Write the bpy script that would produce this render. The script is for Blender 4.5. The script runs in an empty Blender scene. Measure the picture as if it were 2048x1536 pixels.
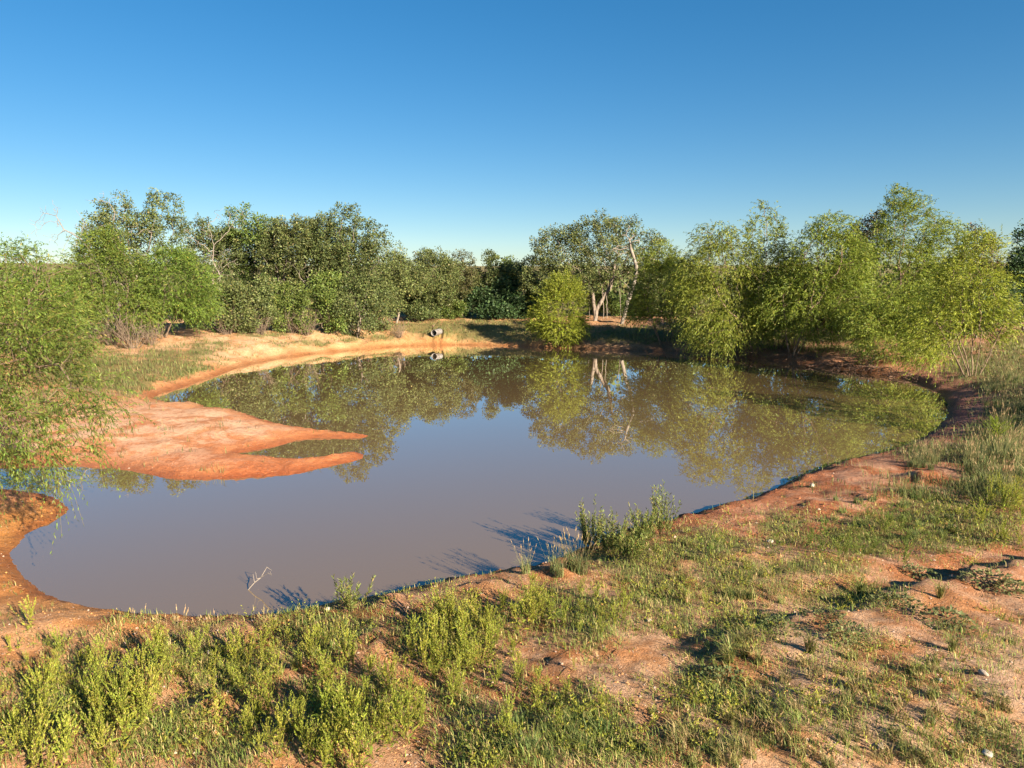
import bpy, math, random
import numpy as np
from mathutils import Vector

# ------------------------------------------------------------------ camera, sky, sun, exposure
scene = bpy.context.scene
COL = scene.collection
FPX, CX, CY = 1420.0, 1024.0, 768.0          # photo focal length and centre in photo pixels
CAM_Z = 4.7
TILT = math.atan(208.0 / FPX)
cam_d = bpy.data.cameras.new('camera')
cam_d.sensor_width = 36.0
cam_d.lens = 36.0 * FPX / 2048.0
cam_d.clip_start = 0.1
cam_d.clip_end = 12000.0
cam = bpy.data.objects.new('camera', cam_d)
COL.objects.link(cam)
cam.location = (0, 0, CAM_Z)
cam.rotation_euler = (math.pi / 2 - TILT, 0, 0)
scene.camera = cam

SUN_AZ = math.atan2(0.68, -0.73)             # clockwise from +Y: behind the camera, to its right
SUN_EL = math.radians(22.0)
world = bpy.data.worlds.new('World')
scene.world = world
world.use_nodes = True
wn, wl = world.node_tree.nodes, world.node_tree.links
wn.clear()
sky = wn.new('ShaderNodeTexSky')
sky.sky_type = 'NISHITA'
sky.sun_disc = False
sky.sun_elevation = SUN_EL
sky.sun_rotation = SUN_AZ
sky.altitude = 300.0
sky.air_density = 1.0
sky.dust_density = 0.0
sky.ozone_density = 4.0
hsv = wn.new('ShaderNodeHueSaturation')
hsv.inputs['Saturation'].default_value = 1.42
bg = wn.new('ShaderNodeBackground')
bg.inputs['Strength'].default_value = 0.05
wo = wn.new('ShaderNodeOutputWorld')
gam = wn.new('ShaderNodeGamma')
gam.inputs['Gamma'].default_value = 0.8
wl.new(sky.outputs[0], gam.inputs['Color'])
wl.new(gam.outputs[0], hsv.inputs['Color'])
wl.new(hsv.outputs[0], bg.inputs['Color'])
wl.new(bg.outputs[0], wo.inputs['Surface'])

sun_d = bpy.data.lights.new('sun', 'SUN')
sun_d.energy = 5.0
sun_d.angle = math.radians(0.53)
sun_d.color = (1.0, 0.85, 0.66)
sun = bpy.data.objects.new('sun', sun_d)
COL.objects.link(sun)
to_sun = Vector((math.sin(SUN_AZ) * math.cos(SUN_EL), math.cos(SUN_AZ) * math.cos(SUN_EL), math.sin(SUN_EL)))
sun.rotation_euler = to_sun.to_track_quat('Z', 'Y').to_euler()
sun.location = (40, -30, 30)

vs = scene.view_settings
vs.view_transform = 'Standard'
vs.look = 'None'
vs.exposure = 1.85
vs.gamma = 1.0
vs.use_curve_mapping = False
scene.render.engine = 'CYCLES'
scene.cycles.max_bounces = 5
scene.cycles.diffuse_bounces = 2
scene.cycles.glossy_bounces = 2
scene.cycles.transmission_bounces = 4
scene.cycles.transparent_max_bounces = 4
scene.cycles.use_denoising = True
scene.cycles.use_adaptive_sampling = True
scene.cycles.adaptive_threshold = 0.02

RNG = np.random.default_rng(11)
random.seed(11)

# ------------------------------------------------------------------ helpers
ST, CT = math.sin(TILT), math.cos(TILT)

def ray(px, py):
    u = (px - CX) / FPX
    v = (CY - py) / FPX
    return u, CT + v * ST, -ST + v * CT

def unproj(px, py, z=0.0):
    dx, dy, dz = ray(px, py)
    t = (z - CAM_Z) / dz
    return dx * t, dy * t

def at_depth(px, py, y):
    dx, dy, dz = ray(px, py)
    t = y / dy
    return np.array((dx * t, y, CAM_Z + dz * t))

def project(x, y, z):
    dz = np.asarray(z) - CAM_Z
    f = y * CT - dz * ST
    up = y * ST + dz * CT
    f = np.where(f < 0.3, 0.3, f)
    return CX + FPX * x / f, CY - FPX * up / f

_perm = np.random.default_rng(3).permutation(512)
_perm = np.concatenate([_perm, _perm, _perm])
_ang = np.random.default_rng(4).uniform(0, 2 * math.pi, 512)
_gx, _gy = np.cos(_ang), np.sin(_ang)

def pnoise(x, y):
    x = np.asarray(x, float); y = np.asarray(y, float)
    xi = np.floor(x).astype(int); yi = np.floor(y).astype(int)
    xf, yf = x - xi, y - yi
    xi &= 511; yi &= 511
    x1 = (xi + 1) & 511; y1 = (yi + 1) & 511
    u = xf * xf * xf * (xf * (xf * 6 - 15) + 10)
    v = yf * yf * yf * (yf * (yf * 6 - 15) + 10)
    def g(ix, iy, fx, fy):
        h = _perm[_perm[ix] + iy]
        return _gx[h] * fx + _gy[h] * fy
    a = g(xi, yi, xf, yf); b = g(x1, yi, xf - 1, yf)
    c = g(xi, y1, xf, yf - 1); d = g(x1, y1, xf - 1, yf - 1)
    return 1.41 * ((a + u * (b - a)) + v * ((c + u * (d - c)) - (a + u * (b - a))))

def fbm(x, y, o=4, lac=2.1, gain=0.5):
    s = 0.0; a = 1.0
    for k in range(o):
        s = s + a * pnoise(x + 17.3 * k, y - 9.1 * k)
        x = x * lac; y = y * lac; a *= gain
    return s

def sstep(a, b, x):
    t = np.clip((x - a) / (b - a), 0, 1)
    return t * t * (3 - 2 * t)

def unit(v):
    return v / np.maximum(np.linalg.norm(v, axis=-1, keepdims=True), 1e-9)

def mesh_np(name, V, F, mats, col=None, fmat=None, smooth=False):
    """V (n,3), F (m,k) one polygon size; col (n,3) per-vertex colour; returns a mesh."""
    V = np.asarray(V, np.float32); F = np.asarray(F, np.int32)
    me = bpy.data.meshes.new(name)
    n, (m, k) = len(V), F.shape
    me.vertices.add(n); me.vertices.foreach_set('co', V.ravel())
    me.loops.add(m * k); me.loops.foreach_set('vertex_index', F.ravel())
    me.polygons.add(m)
    me.polygons.foreach_set('loop_start', np.arange(0, m * k, k, dtype=np.int32))
    me.polygons.foreach_set('loop_total', np.full(m, k, np.int32))
    if smooth:
        me.polygons.foreach_set('use_smooth', np.ones(m, bool))
    for mt in (mats if isinstance(mats, (list, tuple)) else [mats]):
        me.materials.append(mt)
    if fmat is not None:
        me.polygons.foreach_set('material_index', np.asarray(fmat, np.int32))
    me.update(calc_edges=True)
    if col is not None:
        a = me.color_attributes.new('col', 'FLOAT_COLOR', 'POINT')
        c4 = np.ones((n, 4), np.float32); c4[:, :3] = col
        a.data.foreach_set('color', c4.ravel())
    return me

def link(name, data, parent=None, loc=None, label=None, cat=None, group=None, kind=None):
    o = bpy.data.objects.new(name, data)
    COL.objects.link(o)
    if parent is not None: o.parent = parent
    if loc is not None: o.location = loc
    if label: o['label'] = label
    if cat: o['category'] = cat
    if group: o['group'] = group
    if kind: o['kind'] = kind
    return o

class Geo:
    """collects quads with per-vertex colours"""
    def __init__(s): s.V = []; s.F = []; s.C = []; s.M = []; s.n = 0
    def add(s, V, F, C, m=0):
        V = np.asarray(V, float).reshape(-1, 3); F = np.asarray(F, int).reshape(-1, 4)
        C = np.asarray(C, float)
        if C.ndim == 1: C = np.tile(C, (len(V), 1))
        s.V.append(V); s.F.append(F + s.n); s.C.append(C); s.M.append(np.full(len(F), m)); s.n += len(V)
    def mesh(s, name, mats, smooth=False):
        return mesh_np(name, np.vstack(s.V), np.vstack(s.F), mats, np.vstack(s.C), np.concatenate(s.M), smooth)

# ------------------------------------------------------------------ materials
def new_mat(name):
    m = bpy.data.materials.new(name); m.use_nodes = True
    nt = m.node_tree; nt.nodes.clear()
    return m, nt.nodes, nt.links

def foliage_mat(name, trans=0.32, rough=0.55, vary=0.12, spec=0.25):
    m, N, L = new_mat(name)
    at = N.new('ShaderNodeAttribute'); at.attribute_name = 'col'
    oi = N.new('ShaderNodeObjectInfo')
    hs = N.new('ShaderNodeHueSaturation')
    mr = N.new('ShaderNodeMapRange'); mr.inputs['To Min'].default_value = 1 - vary; mr.inputs['To Max'].default_value = 1 + vary
    mh = N.new('ShaderNodeMapRange'); mh.inputs['To Min'].default_value = 0.5 - vary * 0.10; mh.inputs['To Max'].default_value = 0.5 + vary * 0.10
    wn_ = N.new('ShaderNodeMath'); wn_.operation = 'FRACT'
    ml = N.new('ShaderNodeMath'); ml.operation = 'MULTIPLY'; ml.inputs[1].default_value = 37.7
    L.new(oi.outputs['Random'], mr.inputs['Value']); L.new(oi.outputs['Random'], ml.inputs[0])
    L.new(ml.outputs[0], wn_.inputs[0]); L.new(wn_.outputs[0], mh.inputs['Value'])
    L.new(at.outputs['Color'], hs.inputs['Color']); L.new(mr.outputs[0], hs.inputs['Value']); L.new(mh.outputs[0], hs.inputs['Hue'])
    p = N.new('ShaderNodeBsdfPrincipled')
    p.inputs['Roughness'].default_value = rough
    p.inputs['Specular IOR Level'].default_value = spec
    t = N.new('ShaderNodeBsdfTranslucent')
    mx = N.new('ShaderNodeMixShader'); mx.inputs[0].default_value = trans
    o = N.new('ShaderNodeOutputMaterial')
    L.new(hs.outputs[0], p.inputs['Base Color']); L.new(hs.outputs[0], t.inputs['Color'])
    L.new(p.outputs[0], mx.inputs[1]); L.new(t.outputs[0], mx.inputs[2]); L.new(mx.outputs[0], o.inputs['Surface'])
    return m

def bark_mat(name, c0, c1, scale=6.0, bump=0.5):
    m, N, L = new_mat(name)
    tc = N.new('ShaderNodeTexCoord')
    mp = N.new('ShaderNodeMapping'); mp.inputs['Scale'].default_value = (scale, scale, scale * 0.25)
    no = N.new('ShaderNodeTexNoise'); no.inputs['Scale'].default_value = 2.0; no.inputs['Detail'].default_value = 6
    cr = N.new('ShaderNodeValToRGB')
    cr.color_ramp.elements[0].position = 0.3; cr.color_ramp.elements[0].color = (*c0, 1)
    cr.color_ramp.elements[1].position = 0.7; cr.color_ramp.elements[1].color = (*c1, 1)
    bp = N.new('ShaderNodeBump'); bp.inputs['Strength'].default_value = bump; bp.inputs['Distance'].default_value = 0.03
    p = N.new('ShaderNodeBsdfPrincipled'); p.inputs['Roughness'].default_value = 0.9; p.inputs['Specular IOR Level'].default_value = 0.15
    o = N.new('ShaderNodeOutputMaterial')
    L.new(tc.outputs['Object'], mp.inputs[0]); L.new(mp.outputs[0], no.inputs['Vector'])
    L.new(no.outputs['Fac'], cr.inputs[0]); L.new(no.outputs['Fac'], bp.inputs['Height'])
    L.new(cr.outputs[0], p.inputs['Base Color']); L.new(bp.outputs[0], p.inputs['Normal']); L.new(p.outputs[0], o.inputs['Surface'])
    return m

M_LEAF = foliage_mat('leaf', 0.30, 0.5, 0.10)
M_WILLOW = foliage_mat('willow_leaf', 0.40, 0.5, 0.08)
M_WEED = foliage_mat('weed_leaf', 0.38, 0.6, 0.16)
M_GRASS = foliage_mat('grass_blade', 0.35, 0.6, 0.18)
M_BARK = bark_mat('oak_bark', (0.12, 0.095, 0.075), (0.27, 0.225, 0.18))
M_DEAD = bark_mat('bare_grey_wood', (0.14, 0.122, 0.10), (0.29, 0.25, 0.205))
M_WBARK = bark_mat('willow_bark', (0.09, 0.065, 0.045), (0.22, 0.16, 0.11))

def stone_mat():
    m, N, L = new_mat('stone')
    at = N.new('ShaderNodeAttribute'); at.attribute_name = 'col'
    tc = N.new('ShaderNodeTexCoord')
    no = N.new('ShaderNodeTexNoise'); no.inputs['Scale'].default_value = 22; no.inputs['Detail'].default_value = 8
    mr = N.new('ShaderNodeMapRange'); mr.inputs['To Min'].default_value = 0.7; mr.inputs['To Max'].default_value = 1.25
    mu = N.new('ShaderNodeMix'); mu.data_type = 'RGBA'; mu.blend_type = 'MULTIPLY'; mu.inputs[0].default_value = 1
    bp = N.new('ShaderNodeBump'); bp.inputs['Strength'].default_value = 0.6; bp.inputs['Distance'].default_value = 0.01
    p = N.new('ShaderNodeBsdfPrincipled'); p.inputs['Roughness'].default_value = 0.9; p.inputs['Specular IOR Level'].default_value = 0.2
    o = N.new('ShaderNodeOutputMaterial')
    L.new(tc.outputs['Object'], no.inputs['Vector']); L.new(no.outputs['Fac'], mr.inputs['Value'])
    L.new(at.outputs['Color'], mu.inputs[6]); L.new(mr.outputs[0], mu.inputs[7])
    L.new(no.outputs['Fac'], bp.inputs['Height']); L.new(bp.outputs[0], p.inputs['Normal'])
    L.new(mu.outputs[2], p.inputs['Base Color']); L.new(p.outputs[0], o.inputs['Surface'])
    return m
M_STONE = stone_mat()

# ------------------------------------------------------------------ pond outline (traced, then laid on the water plane)
SHORE_PX = [(20,1112),(44,1152),(90,1188),(160,1212),(240,1226),(330,1236),(450,1238),(560,1234),(660,1222),(740,1203),(800,1190),(860,1177),
 (930,1166),(1000,1152),(1080,1136),(1150,1106),(1200,1086),(1250,1068),(1330,1046),(1420,1020),(1500,1000),(1560,972),(1620,946),(1700,922),
 (1780,902),(1850,872),(1888,842),(1896,815),(1872,782),(1800,757),(1700,741),(1600,727),(1500,717),(1400,708),(1300,703),(1200,700),(1100,696),
 (1000,692),(900,690),(800,693),(700,701),(600,711),(520,724),(470,737),(420,755),(360,775),(322,786),(306,797),(330,804),(352,812),
 (378,808),(405,811),(420,820),(470,822),(520,838),(580,853),(650,862),(715,868),(738,873),(700,877),(640,876),(596,880),(560,890),(520,899),(476,907),
 (530,912),(590,919),(640,914),(690,906),(724,908),(722,918),(690,926),(640,936),(600,946),(540,953),(470,957),(400,959),(340,957),(290,948),(236,938),
 (150,932),(80,930),(0,936),(-220,944),(-230,985),(-60,978),(30,982),(90,990),(126,1006),(134,1020),(112,1040),(64,1062),(34,1088)]
pts = np.array([unproj(a, b, 0.0) for a, b in SHORE_PX])
def smooth_closed(P, sub=3):
    out = []
    n = len(P)
    for i in range(n):
        p0, p1, p2, p3 = P[i - 1], P[i], P[(i + 1) % n], P[(i + 2) % n]
        for k in range(sub):
            t = k / sub
            out.append(0.5 * ((2 * p1) + (-p0 + p2) * t + (2 * p0 - 5 * p1 + 4 * p2 - p3) * t * t + (-p0 + 3 * p1 - 3 * p2 + p3) * t ** 3))
    return np.array(out)
SHORE = smooth_closed(pts, 3)

def shore_sdf(x, y):
    """distance to the water's edge: positive on land"""
    shp = np.shape(x); x = np.ravel(x).astype(np.float32); y = np.ravel(y).astype(np.float32)
    d2 = np.full(len(x), 1e12, np.float32); ins = np.zeros(len(x), bool)
    P = SHORE.astype(np.float32); Q = np.roll(P, -1, 0)
    for (ax, ay), (bx, by) in zip(P, Q):
        ex, ey = bx - ax, by - ay
        px, py = x - ax, y - ay
        t = np.clip((px * ex + py * ey) / (ex * ex + ey * ey + 1e-9), 0, 1)
        qx, qy = px - t * ex, py - t * ey
        np.minimum(d2, qx * qx + qy * qy, out=d2)
        if ay != by:
            c = (ay > y) != (by > y)
            ins ^= c & (px < ex * py / ey)
    d = np.sqrt(d2).astype(float)
    return np.where(ins, -d, d).reshape(shp)

# region anchors: photo pixel, bank height, ramp width, soil colour (shade put into the dark right banks), pale-crust amount
ANCH = [
 (300,1350,.42,.40,(.54,.265,.10),.55),(900,1280,.50,.40,(.50,.235,.095),.5),(1250,1350,.62,.6,(.53,.265,.11),.7),(1500,1150,.52,.55,(.52,.26,.105),.6),
 (1800,1450,.80,.9,(.55,.285,.125),.95),(1300,1500,.75,.9,(.54,.275,.12),.75),(1650,985,.42,.75,(.47,.18,.075),.6),(1500,1020,.35,.45,(.46,.17,.07),.4),
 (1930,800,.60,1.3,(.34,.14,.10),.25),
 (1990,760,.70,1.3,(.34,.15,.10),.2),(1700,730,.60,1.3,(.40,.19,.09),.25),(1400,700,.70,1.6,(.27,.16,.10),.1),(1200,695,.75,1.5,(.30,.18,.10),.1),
 (1000,685,.85,1.5,(.50,.27,.11),.3),(860,685,.95,1.3,(.54,.315,.125),.35),(650,690,.90,1.2,(.54,.335,.155),.5),(480,705,.90,1.3,(.53,.315,.15),.55),
 (420,735,.75,1.2,(.54,.28,.12),.4),(320,765,.50,1.1,(.52,.24,.10),.3),(300,850,.34,1.2,(.60,.285,.135),1.0),(450,850,.32,1.1,(.60,.285,.13),1.0),
 (200,900,.30,1.2,(.58,.25,.115),.7),(600,862,.22,.9,(.60,.225,.08),.15),(650,915,.20,.8,(.62,.235,.09),.15),(450,935,.20,.9,(.62,.235,.095),.1),
 (50,1010,.24,.9,(.58,.275,.075),.1),(20,1120,.30,.6,(.58,.275,.085),.25),(100,1230,.38,.45,(.58,.28,.10),.4),
]
AXY = np.array([unproj(a[0], a[1], 0.45) for a in ANCH])
AHP = np.array([a[2] for a in ANCH]); AW = np.array([a[3] for a in ANCH]); ASO = np.array([a[4] for a in ANCH]); APA = np.array([a[5] for a in ANCH])

def region(x, y):
    shp = np.shape(x); x = np.ravel(x); y = np.ravel(y)
    W = np.zeros(len(x)); hp = W.copy(); w = W.copy(); pa = W.copy(); so = np.zeros((len(x), 3))
    for i in range(len(ANCH)):
        r2 = (x - AXY[i, 0]) ** 2 + (y - AXY[i, 1]) ** 2
        sc = 0.02 * AXY[i, 1] ** 2 * 0.35 + 0.25
        k = 1.0 / (r2 / sc + 1) ** 2
        W += k; hp += k * AHP[i]; w += k * AW[i]; pa += k * APA[i]; so += k[:, None] * ASO[i]
    return (hp / W).reshape(shp), (w / W).reshape(shp), (pa / W).reshape(shp), (so / W[:, None]).reshape(*shp, 3)

BERM = np.array([unproj(a, b, 0.6) for a, b in [(2300,1060),(2060,1118),(1930,1150),(1800,1192),(1650,1238),(1500,1285),(1350,1320),(1220,1370),(1120,1440)]])
def berm(x, y):
    best = np.full(np.shape(x), 1e9); sg = np.zeros(np.shape(x)); al = np.zeros(np.shape(x))
    n = len(BERM) - 1
    for i in range(n):
        a, b = BERM[i], BERM[i + 1]; e = b - a
        t = np.clip(((x - a[0]) * e[0] + (y - a[1]) * e[1]) / (e @ e), 0, 1)
        qx, qy = x - a[0] - t * e[0], y - a[1] - t * e[1]
        d = np.hypot(qx, qy)
        m = d < best
        best = np.where(m, d, best); al = np.where(m, (i + t) / n, al)
        sg = np.where(m, np.sign(e[0] * qy - e[1] * qx), sg)
    return best * sg, al           # positive on the camera side
MOUNDS = [(1850,948,.55,.20),(1740,985,.5,.07),(1640,1000,.6,.07),(1960,1168,.5,.11),(1880,1185,.5,.07),(780,1195,.35,.14),(1120,1130,.4,.12),(960,1170,.35,.10),
          (560,1345,.45,.13),(760,1290,.5,.12),(300,1325,.5,.10),(430,1400,.4,.12),(1130,1360,.5,.10),(1230,1330,.4,.10),(230,1222,.35,.10),(130,1215,.3,.07),
          (480,1240,.3,.06),(870,1330,.4,.10),(620,1470,.5,.13),(1450,1340,.5,.10)]
MXY = [(*unproj(a, b, 0.55), r, h) for a, b, r, h in MOUNDS] + [(-5.35, 52.9, 1.35, .50)]

def terrain(x, y, full=False):
    x = np.asarray(x, float); y = np.asarray(y, float)
    s = shore_sdf(x, y)
    hp, w, pa, so = region(x, y)
    s2 = s + 0.16 * fbm(x * 0.9, y * 0.9, 2) * np.clip(y / 14, .5, 2.2) * sstep(0.0, 1.2, np.abs(s)) + 0.07 * fbm(x * 3.1, y * 3.1, 2) * np.clip(y / 20, .6, 1.6)
    sl = np.maximum(s2, 0)
    lip = hp * (1 - np.exp(-sl / w))
    rise = 0.085 * np.clip(sl - 1.0, 0, 9) * sstep(34, 46, y) + 0.02 * np.clip(sl - 1, 0, 8) * (1 - sstep(24, 36, y))
    rough = sstep(0.02, 0.5, s2)
    near = 1 - sstep(20, 40, y)
    z = lip + rise
    z = z + rough * (0.10 * fbm(x * 0.55, y * 0.55, 3) * (0.3 + 0.7 * hp) + near * (0.030 * fbm(x * 1.7 + 5, y * 1.7, 4)))
    clod = np.maximum(fbm(x * 5.0, y * 5.0, 3), 0)
    z = z + near * sstep(0.0, 0.25, s2) * (0.020 * clod * clod + 0.014 * fbm(x * 7.5, y * 7.5, 2))
    # eroded crumbly lip close to the water
    z = z + near * np.exp(-((s2 - 0.35) / 0.28) ** 2) * (0.05 * fbm(x * 3.7, y * 3.7, 3) + 0.03)
    z = z + (1 - near) * rough * 0.05 * fbm(x * 0.9, y * 0.9, 3)
    bd, al = berm(x, y)
    A = 0.15 * (1 - 0.75 * al) * sstep(-0.02, 0.05, al)
    wob = bd + 0.12 * fbm(x * 1.6, y * 1.6, 3)
    z = z + A * sstep(-0.22, 0.12, wob) * np.exp(-np.maximum(wob, 0) / 1.3) * (1 + 0.55 * fbm(x * 2.7, y * 2.7, 4, 2.1, .6)) - 0.04 * (1 - 0.6 * al) * np.exp(-((wob + 0.35) / 0.35) ** 2)
    for mx_, my_, r, h in MXY:
        r2 = ((x - mx_) ** 2 + (y - my_) ** 2) / (r * r)
        z = z + .7 * h * np.exp(-2.0 * r2) * (1 + 0.9 * fbm(x * 3.5 + mx_, y * 3.5, 4, 2.1, .6))
    z = np.maximum(z, 0.012 + 0.02 * sl)
    zw = -0.5 * (1 - np.exp(np.minimum(s2, 0) / 1.2)) - 0.004
    z = np.where(s2 > 0, z, zw)
    if full: return z, s2, pa, so
    return z

def on_ground(px, py, it=5):
    px = np.asarray(px, float); py = np.asarray(py, float)
    z = np.full(px.shape, 0.6)
    for _ in range(it):
        x, y = unproj(px, py, z)
        y = np.clip(y, 1, 300)
        z = 0.5 * z + 0.5 * np.minimum(height(x, y), 1.8)
    x, y = unproj(px, py, z)
    return np.stack([x, y, height(x, y)], -1)

# vegetation cover map of the ground: photo-traced patches laid on the terrain (px, py, rx, ry, amount)
GRASSY = [
 (1600,1420,200,60,.38),(1850,1350,150,50,.34),(1900,1480,150,50,.32),(1450,1400,150,60,.5),(1750,1290,130,40,.35),(2000,1300,80,50,.3),
 (1965,732,85,34,.95),(1900,700,90,20,.8),(330,735,110,28,.9),(420,690,60,14,.6),(520,668,90,10,.6),(560,690,30,8,.6),(170,660,150,18,.7),(660,655,130,8,.55),(760,676,60,9,.7),
 (200,745,150,45,.95),(120,700,120,25,.8),(330,712,60,20,.8),(395,705,40,14,.8),(250,770,80,25,.8),(60,800,90,40,.5),
 (620,686,45,10,.7),(700,678,40,9,.7),(780,655,80,12,.6),(960,660,170,24,1.0),(850,655,90,14,.9),(880,645,120,10,.6),(1060,668,140,20,.95),(1280,670,130,18,1.0),(1420,672,90,15,.9),
 (1560,690,80,12,.6),(1700,695,110,12,.6),(1600,675,260,12,.8),(2010,745,70,50,1.0),(2040,690,80,22,.9),(2040,830,70,60,1.0),(1990,900,90,50,.9),(1880,905,80,20,.8),
 (1900,1040,170,70,.95),(1980,980,90,50,.95),(1720,1070,130,50,.85),(1560,1060,90,40,.7),(1400,1090,120,40,.9),(1270,1110,110,50,.9),(1480,1150,150,50,.75),(1330,1190,120,60,.75),
 (1640,1130,110,40,.6),(1180,1230,80,60,.85),(1500,1260,90,50,.75),(1700,1195,110,30,.7),(1100,1210,70,40,.7),(900,1260,120,80,.8),(640,1270,120,60,.75),(420,1330,180,80,.6),
 (150,1420,170,100,.6),(700,1420,130,90,.6),(380,1460,160,80,.5),(1150,1450,140,60,.7),(1000,1500,120,50,.7),(1420,1480,130,50,.4),(900,1400,60,40,.5),(60,1280,70,30,.35),
 (1900,1260,60,25,.4),(1250,1500,110,50,.55),(1560,1340,80,40,.3),(1350,1250,80,30,.5),
]
def veg_cover(x, y, z):
    px, py = project(x, y, z)
    v = np.zeros(np.shape(x))
    for cx_, cy_, rx, ry, a in GRASSY:
        v = np.maximum(v, a * np.exp(-(((px - cx_) / rx) ** 2 + ((py - cy_) / ry) ** 2) ** 1.0))
    off = (px < -60) | (px > 2110) | (y < 4.2)
    far = (y > 62) | ((y > 30) & off)
    v = np.where(off, 0.42 + .25 * fbm(x * .35 + 7, y * .35, 3), v); v = np.where(far, 0.9, v)
    return v

# ------------------------------------------------------------------ the ground sheet
def axis(segs):
    out = [segs[0][0]]
    for a, b, s0, s1 in segs:
        p = a
        while p < b - 1e-6:
            f = (p - a) / (b - a)
            p = min(b, p + s0 + (s1 - s0) * f)
            out.append(p)
    return np.array(out)
def geo_axis(a, b, s, g):
    out = []; p = a
    while p < b:
        p += s; s *= g; out.append(p)
    return np.array(out)
ys = np.concatenate([-geo_axis(2, 2500, .8, 1.35)[::-1], axis([(-2, 3.6, .5, .12), (3.6, 15, .095, .095), (15, 64, .095, .5)]), geo_axis(64, 6000, .6, 1.22)])
xh = np.concatenate([axis([(0, 8, .095, .095), (8, 42, .095, .54)]), geo_axis(42, 6000, .6, 1.25)])
xs = np.concatenate([-xh[:0:-1], xh])
GX, GY = np.meshgrid(xs, ys)
GZ, GS, GP, GSO = terrain(GX, GY, True)
nx, ny = len(xs), len(ys)
idx = np.arange(nx * ny).reshape(ny, nx)
GF = np.stack([idx[:-1, :-1], idx[:-1, 1:], idx[1:, 1:], idx[1:, :-1]], -1).reshape(-1, 4)
GV = np.stack([GX, GY, GZ], -1).reshape(-1, 3)
VEG = veg_cover(GX, GY, GZ)
VEG = np.clip(VEG * 1.15 + 0.30 * fbm(GX * 1.3, GY * 1.3, 4), 0, 1) * sstep(0.1, 0.5, GS)
WET = 1 - sstep(0.03, 0.42, GS + 0.06 * fbm(GX * 2, GY * 2, 2))
PALE = np.clip(GP * sstep(0.35, 1.1, GS) , 0, 1)

def lut(x, y):
    """height of the ground sheet and distance to the shore, read off the sheet's own grid"""
    x = np.asarray(x, float); y = np.asarray(y, float)
    i = np.clip(np.searchsorted(xs, x) - 1, 0, nx - 2); j = np.clip(np.searchsorted(ys, y) - 1, 0, ny - 2)
    u = np.clip((x - xs[i]) / (xs[i + 1] - xs[i]), 0, 1); v = np.clip((y - ys[j]) / (ys[j + 1] - ys[j]), 0, 1)
    def f(G): return (G[j, i] * (1 - u) + G[j, i + 1] * u) * (1 - v) + (G[j + 1, i] * (1 - u) + G[j + 1, i + 1] * u) * v
    return f(GZ), f(GS)
def height(x, y): return lut(x, y)[0]

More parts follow.
